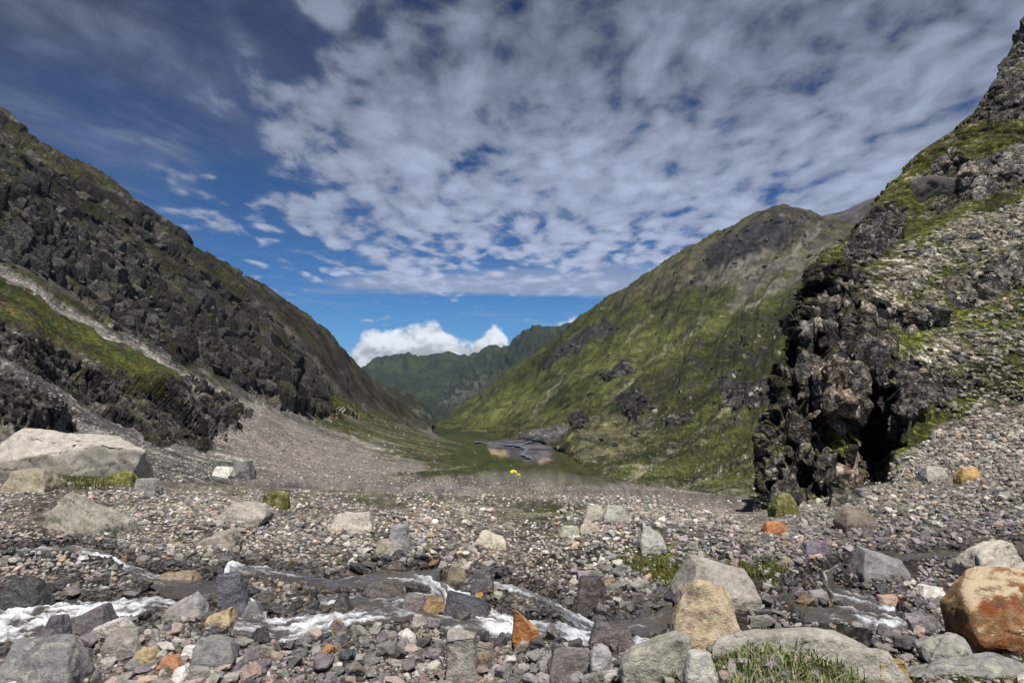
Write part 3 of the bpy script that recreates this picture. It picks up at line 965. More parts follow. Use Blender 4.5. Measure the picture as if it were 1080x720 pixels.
# ================================================================== distant ridges
FR = [
    [(330, 440, 6800), (368, 404, 6700), (385, 388, 6600), (400, 380, 6600), (425, 376, 6600), (450, 378, 6500), (478, 374, 6500), (500, 376, 6300), (515, 368, 6000), (532, 369, 5600), (548, 357, 5300), (565, 348, 5100), (585, 349, 5000), (602, 344, 4900), (660, 335, 4900)],
    [(330, 450, 6000), (368, 420, 6000), (385, 405, 5900), (400, 398, 5900), (425, 395, 5800), (450, 396, 5700), (478, 396, 5600), (500, 396, 5300), (515, 390, 5000), (532, 388, 4700), (548, 380, 4400), (565, 372, 4250), (585, 370, 4200), (602, 366, 4200), (660, 360, 4200)],
    [(330, 460, 5000), (368, 440, 5000), (385, 428, 4900), (400, 422, 4800), (425, 420, 4700), (450, 420, 4600), (478, 418, 4400), (500, 416, 4200), (515, 412, 4000), (532, 408, 3800), (548, 402, 3600), (565, 398, 3500), (585, 395, 3500), (602, 390, 3500), (660, 385, 3500)],
    [(330, 475, 3600), (368, 465, 3600), (385, 460, 3600), (400, 458, 3600), (425, 456, 3500), (450, 454, 3400), (478, 452, 3300), (500, 450, 3200), (515, 448, 3100), (532, 445, 3000), (548, 440, 2950), (565, 435, 2900), (585, 430, 2900), (602, 425, 2900), (660, 420, 2900)],
]


def far_zones(q):
    P, pxm = q['P'], q['pxm']
    U, V = q['U'], q['V']
    r = 0
    X = np.stack([U * .55 + .25 * V, V * .5, U * 0], -1)
    for k, (s, a) in enumerate([(1.3, 1.0), (2.8, .5), (6, .22), (13, .08)]):
        r = r + a * (.5 - 2 * np.abs(perlin(X * s, 620 + k)))
    D = r * .012 * q['d'] * sstep(-1.0, .5, V) + fbm(P, 500, 10, .95, 630, pxm=pxm) * .022
    q['r'] = r

    def colf(q):
        c = np.tile([.018, .024, .013], (len(P), 1))
        v = fbm(P, 900, 10, 0, 640, pxm=pxm)
        c = blend(c, sstep(.0, .7, v) * .6, [.042, .050, .020])
        c = blend(c, poly_mask(q['px'], q['py'], [(460, 420), (480, 400), (505, 395), (512, 405), (490, 425), (470, 432)], 6) * sstep(-.2, .5, v) * .7, [.10, .095, .085])
        return c
    return D, colf


build_land('far_ridge', FR, M_FAR, far_zones, res=1.0)
FS = [
    [(340, 385, 2700), (375, 392, 2700), (402, 404, 2700), (425, 411, 2700), (442, 421, 2700), (456, 435, 2700), (470, 452, 2700)],
    [(340, 410, 2450), (375, 415, 2450), (402, 424, 2450), (425, 430, 2450), (442, 436, 2450), (456, 446, 2500), (470, 458, 2500)],
    [(340, 470, 2000), (375, 466, 2000), (402, 465, 2000), (425, 465, 2050), (442, 464, 2100), (456, 464, 2200), (470, 466, 2250)],
]


def fs_zones(q):
    P, pxm = q['P'], q['pxm']
    D = fbm(P, 250, 5, 1, 650, ridged=True, pxm=pxm) * .03 + fbm(P, 90, 5, 1, 652, pxm=pxm) * .03

    def colf(q):
        c = np.tile([.018, .021, .010], (len(P), 1))
        v = fbm(P, 200, 5, 0, 655, pxm=pxm)
        return blend(c, sstep(.5, .9, v) * .5, [.12, .11, .09])
    return D, colf


build_land('far_spur', FS, M_FAR, fs_zones, res=1.2)

BV = np.concatenate(BVH_V)
BF = np.concatenate(BVH_F)
bvh = BVHTree.FromPolygons(BV.tolist(), BF.tolist())
print('%6.1fs bvh' % (time.time() - T0))


def hit(px, py):
    p = unproj(np.array([float(px)]), np.array([float(py)]), np.array([100.0]))[0]
    o = Vector((0, 0, CAMZ))
    dr = (Vector(p) - o).normalized()
    loc, nor, idx, dist = bvh.ray_cast(o, dr)
    return loc, nor


def drop(x, y, z0=60.0):
    loc, nor, idx, dist = bvh.ray_cast(Vector((x, y, z0)), Vector((0, 0, -1)))
    return loc, nor


# ================================================================== water
mw, b = new_mat('stream_water')
foam = b.n('ShaderNodeAttribute', attribute_name='foam').outputs['Fac']
geo = b.n('ShaderNodeNewGeometry').outputs['Position']
fn = b.noise(geo, 16, 5, .65)
ff = b.sm(b.add(foam, b.mul(b.sub(fn, .5), .75)), .20, .95)
wc = b.mix(b.noise(geo, 2.2, 3), (.040, .034, .028), (.095, .080, .066))
wc = b.mix(ff, wc, (.60, .62, .64))
finish(b, wc, b.math('MULTIPLY_ADD', ff, .5, .08), b.add(b.noise(geo, 5, 4, .5), b.mul(fn, .3)), .45, .04, .5)


def build_water():
    us = np.linspace(1.0, 10.4, 1900)
    vs = np.linspace(1.75, 6.4, 560)
    U, V = np.meshgrid(us, vs)
    px, py, d = gloft.eval(U, V)
    shp = px.shape
    P = unproj(px, py, d).reshape(-1, 3)
    q = dict(px=px.ravel(), py=py.ravel())
    X = warp(q, 1.6, 14, 8)
    sf, fo, s, t = stream_field(*X)
    S = np.stack([s / 34, t / 2.6, np.zeros_like(s)], -1)
    st = perlin(S, 700) + .6 * perlin(S * 2.1, 701) + .4 * perlin(S * 4.3, 702)
    S2 = np.stack([s / 9, t / 5, np.zeros_like(s)], -1)
    chop = perlin(S2, 705) + .5 * perlin(S2 * 2.2, 706)
    blot = perlin(np.stack([s / 42, t / 9, np.zeros_like(s) + 5], -1), 710) + .6 * perlin(np.stack([s / 15, t / 6, np.zeros_like(s) + 8], -1), 711)
    f = np.clip(fo * (.82 + .75 * blot) + st * .50 - .05 - .25 * sstep(.35, -.1, sf), 0, 1)
    z = -.075 + (chop * .026 + st * .012) * (.35 + fo) + f * .02 + .03 * sstep(0, .6, sf)
    z = z * np.clip(d.ravel() / 8.5, .6, 1.8)
    P[:, 2] += z - .10 * sstep(.1, -.5, sf)
    keep = (sf > -.55).reshape(shp)
    Fc = grid_faces(*shp)
    k = keep.ravel()[Fc].all(1)
    Fc = orient(Fc[k], P)
    used = np.unique(Fc)
    mp = np.zeros(len(P), np.int64)
    mp[used] = np.arange(len(used))
    me = raw_mesh('stream_water', P[used], mp[Fc])
    set_val(me, 'foam', f[used])
    o = link('stream_water', me, mw)
    o['kind'] = 'structure'
    return o


build_water()

# braided river on the far flat
mr, b = new_mat('river_water')
geo = b.n('ShaderNodeNewGeometry').outputs['Position']
finish(b, (.11, .12, .14), .3, b.noise(geo, .8, 4), .3, .2, .5)


def build_river():
    pts = [(500, 466, .6), (525, 468, .7), (548, 470, 1), (556, 474, 1.6), (551, 479, 1.9), (560, 483, 1.6), (566, 488, 1.2)]
    pts2 = [(590, 456, .5), (575, 462, .6), (556, 466, .6), (548, 470, .8)]
    us = np.linspace(5.0, 6.6, 420)
    vs = np.linspace(10.2, 13.6, 300)
    U, V = np.meshgrid(us, vs)
    px, py, d = gloft.eval(U, V)
    P = unproj(px, py, d).reshape(-1, 3)
    x, y = warp(dict(px=px.ravel(), py=py.ravel()), 1.2, 8, 33)
    m = np.maximum(stroke(x, y, pts, .3), stroke(x, y, pts2, .3))
    P[:, 2] += .5
    Fc = grid_faces(*px.shape)
    Fc = orient(Fc[(m > .5)[Fc].all(1)], P)
    used = np.unique(Fc)
    mp = np.zeros(len(P), np.int64)
    mp[used] = np.arange(len(used))
    o = link('river', raw_mesh('river', P[used], mp[Fc]), mr)
    o['kind'] = 'structure'


build_river()
print('%6.1fs water' % (time.time() - T0))

# ================================================================== rocks
_ico = {}


def ico(n):
    if n not in _ico:
        bm = bmesh.new()
        bmesh.ops.create_icosphere(bm, subdivisions=n, radius=1)
        bm.verts.ensure_lookup_table()
        _ico[n] = (np.array([v.co[:] for v in bm.verts]), np.array([[v.index for v in f.verts] for f in bm.faces]))
        bm.free()
    return _ico[n]


def rock_shape(seed, sub, planes=14, sharp=22, rough=.04, aspect=(1, 1, 1)):
    r = np.random.default_rng(seed)
    V, Fc = ico(sub)
    n = r.normal(size=(planes, 3))
    ax = np.concatenate([np.eye(3), -np.eye(3)])
    k = min(6, planes)
    n[:k] = ax[:k] + r.normal(size=(k, 3)) * .28      # every side has a face
    n /= np.linalg.norm(n, axis=1)[:, None]
    dd = r.uniform(.62, 1.0, planes)
    a = np.maximum(V @ n.T, 0) / dd
    rad = (a ** sharp).sum(1) ** (-1 / sharp)
    rad = np.clip(rad, .3, 2.2)
    if rough:
        rad = rad * (1 + rough * (perlin(V * 2.2 + seed, 3) * 1.5 + perlin(V * 5 + seed, 4) * .8 + perlin(V * 11 + seed, 5) * .5))
    W = V * rad[:, None] * np.array(aspect)
    W = W - (W.max(0) + W.min(0)) / 2
    W /= (W.max(0) - W.min(0)) / np.array(aspect)
    return W, Fc          # about 1 unit wide times aspect, centred


def hull_rock(pts, bevel, rough, seed, cuts=5):
    """block given by its corners: hull, rounded edges, subdivided and roughened"""
    bm = bmesh.new()
    for p in pts:
        bm.verts.new(p)
    bmesh.ops.convex_hull(bm, input=bm.verts)
    bmesh.ops.dissolve_limit(bm, angle_limit=.12, verts=bm.verts, edges=bm.edges)
    bmesh.ops.bevel(bm, geom=bm.edges[:], offset=bevel, segments=2, affect='EDGES', profile=.6, clamp_overlap=True)
    bmesh.ops.triangulate(bm, faces=bm.faces)
    size = max(v.co.length for v in bm.verts)
    for _ in range(7):
        lim = size * .055
        es = [e for e in bm.edges if e.calc_length() > lim]
        if not es:
            break
        bmesh.ops.subdivide_edges(bm, edges=es, cuts=1)
        bmesh.ops.triangulate(bm, faces=[f for f in bm.faces if len(f.verts) > 3])
    bm.normal_update()
    V = np.array([v.co[:] for v in bm.verts])
    N = np.array([v.normal[:] for v in bm.verts])
    k = 1 / size
    rough = rough * 1.5
    h = fbm(V * k, .9, .03, .85, seed) * rough * size * 1.6
    fv, fe = facets(V * k + .1 * np.stack([perlin(V * k * 4, seed + i) for i in range(3)], -1), .28, seed, .8)
    h += (fv * .28 - .25 * np.clip(1 - fe / .08, 0, 1) * .28) * rough * size * 1.3
    V = V + N * h[:, None]
    Fc = np.array([[v.index for v in f.verts] for f in bm.faces])
    bm.free()
    return V, Fc


M_ROCK = rock_mat('rock_dry')
M_WET = rock_mat('rock_wet', wet=True)
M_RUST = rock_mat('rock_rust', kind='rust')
M_OCHRE = rock_mat('rock_ochre', kind='ochre')
M_MOSS = rock_mat('rock_mossy', kind='moss')
M_LICH = rock_mat('rock_lichen', kind='lichen')
M_STONES = rock_mat('stones', attr=True)
M_STONESW = rock_mat('stones_wet', attr=True, wet=True)
MATS = dict(dry=M_ROCK, wet=M_WET, rust=M_RUST, ochre=M_OCHRE, moss=M_MOSS, lichen=M_LICH)

GREY, LIGHT, PURP, TAN = (.27, .26, .25), (.42, .40, .37), (.24, .21, .225), (.36, .28, .20)
DARK, BLACK, RUST, WHITE, OCHRE, PINK, BEIGE = (.085, .08, .078), (.035, .034, .036), (.36, .16, .05), (.60, .57, .54), (.55, .37, .17), (.38, .30, .27), (.40, .36, .29)


def hp(w, h, dep, top=.7, lean=0.0, slope=.3, left=0.0, right=0.0):
    """corner list of a block: bottom rectangle, narrower top, front face sloped back; left/right lower the top ends"""
    b_ = [(-w / 2, -dep / 2, -h * .35), (w / 2, -dep / 2, -h * .35), (w / 2, dep / 2, -h * .35), (-w / 2, dep / 2, -h * .35)]
    m_ = [(-w / 2 * 1.02, -dep / 2 * .95, h * .25), (w / 2 * 1.0, -dep / 2 * .9, h * .2), (w / 2 * .95, dep / 2, h * .2), (-w / 2, dep / 2, h * .25)]
    tx = w / 2 * top
    t_ = [(-tx + lean * w, -dep / 2 * (1 - slope * 2), h * (1 - left)), (tx + lean * w, -dep / 2 * (1 - slope * 2), h * (1 - right)),
          (tx * .9 + lean * w, dep / 2 * .8, h * (1 - right) * .95), (-tx * .9 + lean * w, dep / 2 * .8, h * (1 - left) * .95)]
    return b_ + m_ + t_


NAMED = []   # (px, py, w, h, label noun phrase) for neighbours' labels


def place(o, px, py, w_px, sink=0.0):
    loc, nor = hit(px, py)
    o.location = (loc.x, loc.y, loc.z - sink)
    return loc


def boulder(px, py, w, h, col, label, mat='dry', pts=None, dep=None, seed=0, rough=.035, bevel=.055, rot=0.0, short=None, name='boulder', **kw):
    """px, py: middle of the foot; w, h in pixels of the photo, turned into metres at the foot's distance"""
    loc, nor = hit(px, py)
    s = loc.y / F
    dep = dep or w * .8
    P = pts or hp(w, h, dep, **kw)
    r = np.random.default_rng(seed + 5)
    P = [(x + r.normal() * w * .05, y + dep / 2 + r.normal() * w * .05, z + r.normal() * h * .06) for x, y, z in P]
    P = [(x * s, y * s, z * s) for x, y, z in P]
    V, Fc = hull_rock(P, bevel * min(w, h) * s, rough, 40 + seed)
    me = raw_mesh(name, V, Fc)
    o = link(name, me, MATS[mat])
    o.location = loc
    o.rotation_euler = (0, 0, rot)
    o.color = (*col, 1)
    tag(o, label, 'boulder' if name == 'boulder' else 'rock', 'boulders lying on the gravel' if name == 'boulder' else 'rocks along the stream')
    NAMED.append((px, py - h / 2, w, h, short))
    return o


# ---- the boulders one can pick out in the photo
boulder(60, 500, 158, 46, (.42, .385, .345), 'long pale grey flat-topped slab below the left scree slope', pts=[(-80, -6, -14), (70, -6, -14), (70, 30, -14), (-80, 30, -14), (-76, -5, 10), (72, -5, 17), (-66, 8, 39), (30, 9, 36), (56, 10, 30), (71, 16, 23), (-70, 36, 40), (34, 40, 37), (72, 36, 18)], dep=20, seed=1, rough=.03, bevel=.025, mat='lichen', short='the long pale slab')
boulder(140, 500, 24, 26, (.16, .15, .15), 'dark grey block at the right end of the long pale slab', dep=18, seed=2, slope=.1)
boulder(22, 520, 46, 20, (.30, .27, .19), 'low tan rock under the left end of the long pale slab', seed=3, short='the low tan rock')
boulder(78, 566, 80, 38, (.29, .27, .225), 'broad low beige boulder half buried in gravel below the long pale slab', dep=46, seed=4, top=.55, slope=.42, right=.25, mat='lichen', short='the broad beige boulder')
boulder(122, 511, 28, 11, (.26, .25, .09), 'flat yellow-green mossy slab in front of the long pale slab', seed=5, mat='moss', short='the flat mossy slab')
boulder(150, 520, 24, 14, (.27, .255, .235), 'grey rounded rock right of the flat mossy slab', seed=6)
boulder(289, 535, 24, 15, (.25, .24, .11), 'square moss-covered green block alone in the gravel field', seed=7, mat='moss', slope=.12, top=.85, short='the square mossy block')
boulder(252, 505, 22, 16, (.17, .165, .16), 'dark angular block standing at the gravel edge below the scree', seed=8, slope=.1, right=-.2, short='the dark angular block')
boulder(232, 503, 20, 10, WHITE, 'whitish low rock left of the dark angular block', seed=9)
boulder(252, 551, 46, 16, (.36, .33, .29), 'flat pale grey slab behind the stream below the mossy block', dep=40, seed=10, slope=.4, short='the flat pale slab')
boulder(228, 578, 36, 18, (.31, .28, .24), 'long brownish leaning slab just above the stream', dep=26, seed=12, left=.5, short='the leaning brown slab')
boulder(368, 562, 44, 15, (.40, .37, .32), 'wide cream flat rock in the middle of the pebble field', dep=40, seed=13, slope=.42, short='the cream flat rock')
boulder(420, 582, 24, 27, (.25, .245, .26), 'upright blue-grey boulder in the pebbles above the stream', seed=14, mat='lichen', slope=.25, short='the upright blue-grey boulder')
boulder(408, 584, 24, 11, (.30, .27, .23), 'small brown flat rock at the foot of the upright blue-grey boulder', seed=15)
boulder(518, 578, 28, 17, (.47, .43, .34), 'cream pointed boulder in the pebbles above the stream', seed=16, slope=.4, right=.4, short='the cream pointed boulder')
boulder(602, 565, 22, 8, (.34, .34, .26), 'flat greenish rock beyond the pebble field', seed=17)
boulder(622, 562, 18, 8, BEIGE, 'small beige rock right of the flat greenish rock', seed=18)
boulder(690, 583, 28, 28, (.41, .40, .37), 'pale wedge-shaped boulder with shadowed left foot beyond the moss', seed=19, slope=.3, left=-.1, right=.55, short='the pale wedge boulder')
boulder(652, 550, 30, 13, (.36, .345, .31), 'flat pale slab with a dark right end near the valley gravel', dep=26, seed=20, short='the flat valley slab')
boulder(628, 548, 22, 13, (.35, .32, .27), 'low beige boulder left of the flat valley slab', seed=21)
boulder(752, 683, 78, 68, (.48, .38, .26), 'large ochre yellow boulder standing on the ledge above the stream', pts=[(-37, -22, -15), (39, -20, -15), (38, 24, -15), (-36, 24, -15), (-38, -22, 12), (41, -20, 10), (-33, -8, 40), (32, -8, 30), (-21, 2, 66), (-8, 0, 66), (18, 4, 52), (-26, 20, 58), (20, 20, 46), (36, 20, 20), (-36, 20, 25)], dep=36, seed=22, mat='ochre', rough=.028, bevel=.16, short='the big ochre boulder')
boulder(768, 645, 78, 48, (.34, .31, .28), 'broad grey boulder right behind the big ochre boulder', dep=60, seed=23, slope=.3, right=.25, mat='lichen', rough=.03, short='the broad grey boulder')
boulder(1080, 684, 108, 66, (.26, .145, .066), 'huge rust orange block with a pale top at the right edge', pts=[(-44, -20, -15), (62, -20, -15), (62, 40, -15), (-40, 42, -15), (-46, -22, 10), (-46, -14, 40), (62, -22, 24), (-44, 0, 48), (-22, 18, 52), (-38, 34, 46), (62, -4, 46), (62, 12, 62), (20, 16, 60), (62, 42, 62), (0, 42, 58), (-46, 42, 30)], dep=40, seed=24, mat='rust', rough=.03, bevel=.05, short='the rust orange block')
boulder(1062, 612, 52, 40, (.50, .46, .40), 'white-topped tan boulder behind the rust orange block', dep=46, seed=25, left=.35, mat='lichen', short='the white-topped boulder')
boulder(942, 613, 54, 30, (.25, .235, .235), 'smooth slate grey boulder alone on the wet gravel', dep=40, seed=26, slope=.4, right=.45, top=.75, rough=.018, short='the slate grey boulder')
boulder(820, 564, 22, 11, (.40, .17, .07), 'small bright orange rock at the edge of the dark stony band', seed=27, short='the small orange rock')
boulder(908, 558, 34, 17, (.19, .155, .13), 'brown block lying below the crag', seed=28, slope=.15, short='the brown block')
boulder(831, 543, 28, 22, (.20, .19, .10), 'low mossy green mound at the foot of the crag', mat='moss', seed=75, bevel=.15, top=.45)
boulder(990, 506, 24, 12, (.37, .345, .32), 'pale flat rock at the foot of the crag', seed=29)
boulder(1027, 507, 22, 12, (.46, .31, .13), 'golden tan rock on the scree at the right', seed=30, short='the golden tan rock')
boulder(867, 635, 22, 9, (.28, .25, .26), 'purple grey slab in the shallow water right of the broad boulder', seed=31)
boulder(864, 586, 26, 11, (.19, .165, .20), 'violet dark flat rock beyond the moss patch', seed=32, short='the violet flat rock')
boulder(988, 632, 26, 11, WHITE, 'white rounded rock left of the rust orange block', seed=33, short='the white rounded rock')
boulder(942, 645, 22, 13, (.40, .27, .22), 'pinkish rock beside the shallow stream at the right', seed=34)
boulder(492, 657, 50, 25, (.05, .05, .062), 'smooth black boulder lying in the white water', mat='wet', dep=34, seed=35, slope=.35, right=.3, rough=.012, bevel=.3, short='the black boulder')
boulder(457, 655, 26, 20, (.27, .17, .075), 'wet golden brown rock touching the black boulder', mat='wet', seed=36, short='the golden brown rock')
boulder(436, 652, 24, 20, (.20, .17, .17), 'wet mauve grey rock left of the golden brown rock', mat='wet', seed=37)
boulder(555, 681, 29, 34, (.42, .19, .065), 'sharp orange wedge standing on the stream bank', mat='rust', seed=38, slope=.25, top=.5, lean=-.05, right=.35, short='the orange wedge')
boulder(487, 722, 34, 46, (.29, .27, .25), 'tall grey block with a shadowed right side at the lower edge', seed=39, slope=.12, top=.85, mat='lichen', short='the tall grey block')
boulder(358, 660, 26, 30, (.055, .05, .052), 'dark wet triangular rock in the stream', mat='wet', seed=40, top=.3, slope=.3, short='the dark triangular rock')
boulder(383, 658, 16, 16, (.11, .10, .095), 'small dark round rock right of the dark triangular rock', mat='wet', seed=41)
boulder(625, 642, 30, 30, (.085, .065, .058), 'dark brown cleft block at the far bank', mat='wet', seed=42, slope=.15, short='the dark brown block')
boulder(402, 634, 40, 18, (.11, .095, .085), 'rounded brown boulder washed by the stream', mat='wet', dep=26, seed=43, bevel=.3, rough=.015, short='the washed brown boulder')
boulder(480, 616, 22, 14, (.17, .13, .075), 'mossy brown rock in the small cascade', mat='wet', seed=44)
boulder(510, 625, 24, 22, (.10, .09, .09), 'dark rock splashed by the small cascade', mat='wet', seed=45, short='the splashed dark rock')
boulder(507, 633, 12, 7, (.45, .24, .05), 'small bright orange stone under the splashed dark rock', mat='wet', seed=46)
boulder(229, 660, 26, 15, (.43, .34, .20), 'grey rock with a cream yellow tip on the near bank', mat='ochre', seed=47, left=.4, short='the yellow-tipped rock')
boulder(188, 655, 38, 28, (.29, .27, .265), 'pale grey pointed wedge on the near bank', seed=48, left=.7, right=.05, slope=.25, short='the pale pointed wedge')
boulder(180, 626, 42, 18, (.25, .19, .12), 'flat tan boulder awash in the stream', mat='wet', dep=30, seed=49, bevel=.3, short='the flat tan boulder')
boulder(243, 652, 26, 40, (.10, .10, .125), 'long blue-black rock leaning in the cascade', mat='wet', dep=20, seed=50, lean=-.25, slope=.35, short='the blue-black rock')
boulder(262, 662, 26, 22, (.17, .17, .175), 'grey triangular rock at the edge of the white water', seed=51, top=.3)
boulder(112, 672, 38, 18, (.55, .50, .47), 'white block lying on the near bank', dep=18, seed=52, left=.5, slope=.2, bevel=.05, short='the white block')
boulder(53, 692, 24, 40, (.115, .105, .115), 'upright dark purple slab beside the white water', seed=53, top=.6, mat='wet', short='the upright dark slab')
boulder(84, 672, 42, 26, (.10, .09, .09), 'dark leaning rock right of the upright dark slab', seed=54, left=.55, mat='wet', short='the dark leaning rock')
boulder(28, 730, 76, 42, (.20, .195, .20), 'big grey boulder in the lower left corner', dep=50, seed=55, slope=.35, mat='lichen', rough=.02, short='the lower left boulder')
boulder(30, 696, 44, 16, (.15, .15, .16), 'flat blue-grey rock behind the lower left corner boulder', seed=56, slope=.3)
boulder(220, 706, 42, 30, (.22, .22, .215), 'angular grey green boulder among the near cobbles', seed=57, slope=.3, left=.1, right=.2, short='the angular grey boulder')
boulder(122, 690, 36, 22, (.24, .215, .20), 'brown rounded rock below the white block', seed=58, bevel=.2)
boulder(177, 708, 20, 12, (.45, .22, .12), 'small salmon orange rock among the near cobbles', seed=59, short='the salmon rock')
boulder(148, 703, 26, 14, (.50, .38, .22), 'cream and orange rock left of the salmon rock', seed=60, mat='ochre')
boulder(198, 694, 16, 11, WHITE, 'small white oval rock above the angular grey boulder', seed=61)
boulder(14, 652, 46, 36, (.045, .05, .048), 'dark boulder with water pouring over it at the left edge', mat='wet', dep=34, seed=62, bevel=.3, short='the dark boulder at the waterfall')
boulder(636, 712, 26, 28, (.36, .34, .345), 'light grey lumpy rock on the near bank', seed=63, bevel=.25, short='the light lumpy rock')
boulder(603, 716, 48, 22, (.17, .15, .145), 'brown grey flat-topped rock at the lower edge', dep=30, seed=64, slope=.35, short='the brown flat-topped rock')
boulder(647, 684, 44, 18, (.115, .095, .09), 'dark brown slab sloping into the white water', mat='wet', dep=30, seed=65, slope=.4, short='the dark sloping slab')
boulder(702, 716, 84, 40, (.38, .36, .31), 'pale lichen-grey ledge stone left of the grass', dep=44, seed=66, slope=.35, left=.4, mat='lichen', rough=.025, short='the pale ledge stone')
boulder(742, 730, 36, 36, (.42, .40, .36), 'pale grey stone set in the grass below the ochre boulder', seed=67, mat='lichen', bevel=.25)
boulder(845, 690, 165, 30, (.37, .345, .315), 'long pale sloping ledge above the grass', pts=[(-80, -6, -20), (80, -10, -30), (85, 30, -30), (-85, 30, -20), (-80, -4, 2), (85, -14, -6), (-60, 14, 9), (-10, 18, 15), (40, 14, 11), (85, 6, -4), (-60, 34, 8), (50, 36, 10)], dep=16, seed=68, mat='lichen', rough=.025, bevel=.2, short='the long pale ledge')
boulder(905, 716, 90, 26, (.35, .325, .285), 'pale weathered slab running down through the grass', dep=24, seed=69, mat='lichen', rough=.03, rot=-.35, short='the weathered slab')
boulder(1035, 696, 95, 18, (.34, .33, .31), 'grey flat stone under the rust orange block', dep=30, seed=70, mat='lichen', short='the grey flat stone')
boulder(1030, 716, 130, 14, (.24, .235, .225), 'dark grey low ledge along the lower right edge', dep=26, seed=71, mat='lichen')
boulder(948, 728, 36, 24, (.42, .28, .12), 'round stone with orange and yellow lichen at the lower edge', seed=72, mat='ochre', bevel=.3, short='the orange lichen stone')
boulder(975, 668, 40, 16, (.20, .18, .185), 'wet grey slab in the shadow left of the rust orange block', mat='wet', dep=24, seed=73)
boulder(995, 210, 56, 44, (.075, .068, .066), 'great dark overhanging block high on the crag', pts=[(-28, -4, -8), (22, -6, -12), (26, 20, -10), (-26, 20, -8), (-24, -10, 12), (26, -12, 18), (-6, -14, 26), (20, -10, 30), (-16, 14, 26), (26, 16, 32)], dep=30, seed=74, rough=.03, bevel=.12, short='the overhanging block')
N_NAMED = len(NAMED)
print('%6.1fs %d boulders' % (time.time() - T0, N_NAMED))

# ---- cobbles: scatter by what is in view, the largest become objects
GREYISH = [((.265, .252, .236), 'grey'), ((.355, .335, .305), 'pale grey'), ((.25, .215, .23), 'mauve grey'), ((.36, .29, .215), 'tan'), ((.38, .30, .275), 'pinkish'),
           ((.15, .14, .14), 'dark grey'), ((.46, .44, .415), 'whitish'), ((.34, .19, .10), 'rusty brown'), ((.30, .27, .20), 'olive beige'), ((.19, .20, .225), 'slate blue')]
WTS_MID = np.array([.26, .30, .05, .09, .045, .09, .10, .002, .06, .01])
WTS_NEAR = np.array([.25, .19, .17, .06, .13, .09, .06, .008, .02, .022])
WTS_DARK = np.array([.22, .08, .24, .05, .12, .20, .03, .015, .03, .015])
SHAPES = [('angular', 10, 40, (1, .85, .62)), ('blocky', 8, 50, (1, .8, .75)), ('flat', 10, 40, (1, .8, .36)), ('rounded', 26, 16, (1, .82, .66)), ('oval', 22, 14, (1, .65, .5)), ('jagged', 7, 50, (1, .7, .85))]
LOD = {}
for k, (nm, pl, sh, asp) in enumerate(SHAPES):
    for v in range(4):
        for sub in (1, 2, 3, 4):
            LOD[k, v, sub] = rock_shape(900 + k * 17 + v, sub, pl, sh, .09 if sub > 1 else .02, asp)

NEAR_POLY = [(-120, 508), (40, 503), (150, 500), (260, 500), (360, 511), (480, 521), (620, 524), (700, 522), (800, 530), (850, 530), (900, 515), (940, 490), (985, 458), (1080, 432), (1200, 415), (1200, 740), (-120, 740)]


def occupied(px, py, s, grid):
    for (x, y, w, h, _) in NAMED[:N_NAMED]:
        if abs(px - x) < w * .46 + s * .2 and abs(py - y) < h * .42 + s * .1:
            return True
    return False


cand = []
r = rng


def try_add(px, py, s, zone):
    cand.append((px, py, s, zone))


# sizes in photo pixels; big first so the small ones fill gaps
NB_BINS = {}


def crowded(px, py, s, fac):
    c = 16
    i, j = int(px // c), int(py // c)
    R = int((s + 34) // c) + 1
    for a in range(i - R, i + R + 1):
        for b_ in range(j - R, j + R + 1):
            for (x, y, t) in NB_BINS.get((a, b_), ()):
                lim = (s + t) * .5 * fac
                dx, dy = px - x, (py - y) * 1.5
                if dx * dx + dy * dy < lim * lim:
                    return True
    return False


def put_bin(px, py, s):
    NB_BINS.setdefault((int(px // 16), int(py // 16)), []).append((px, py, s))


def scatter(n, smin, smax, power, dens, fac, ymin=455, ymax=735, wet_only=False):
    """n tries; size between smin and smax metres-limited by distance"""
    X = r.uniform(-110, 1190, n)
    Y = r.uniform(ymin, ymax, n)
    q_in = poly_mask(X, Y, NEAR_POLY, .5) > .5
    Sx = smin * (smax / smin) ** (r.random(n) ** power)
    sf, fo, _, _ = stream_field(X, Y)
    moss = np.zeros(n)
    for pts, w in MOSS:
        moss = np.maximum(moss, poly_mask(X, Y, pts, 3) * w)
    PN = np.stack([X / 85, Y / 26, X * 0], -1)
    fineg = perlin(PN, 930) + .5 * perlin(PN * 2.2, 931)
    sand = perlin(PN * 1.3 + 9, 932) + .5 * perlin(PN * 3.1, 933)
    for k in range(n):
        if not q_in[k]:
            continue
        x, y, s = X[k], Y[k], Sx[k]
        if sand[k] > .22 and s > 4 and r.random() < .8:
            continue
        near = (y - 500) / 220
        # perspective: stones shrink towards the far edge of the field
        loc, nor = hit(x, y)
        if loc is None:
            continue
        d = loc.y
        cap = np.interp(y, [500, 530, 560, 600, 650, 700], [4.2, 5.5, 8.5, 14, 22, 32])
        if x > 840 and y < 590:
            cap = np.interp(y, [455, 520, 560, 590], [7, 9, 11, 14])
        if fineg[k] > .0:
            cap *= np.interp(fineg[k], [0, .3], [.8, .45])
        if s > cap * r.uniform(.8, 1.25):
            continue
        smetre = s * d / F
        if smetre > (.62 if x > 780 and y < 600 else .5) * (1.4 if d > 30 else 1) or smetre < .022:
            continue
        if sf[k] > .15 and r.random() < (.58 + .25 * fo[k] if s < 9 else .26 + .30 * fo[k]):
            continue
        if r.random() < moss[k] * .78:
            continue
        if occupied(x, y, s, None) or crowded(x, y, s, fac):
            continue
        put_bin(x, y, s)
        cand.append((x, y, s, loc, nor, sf[k], d))


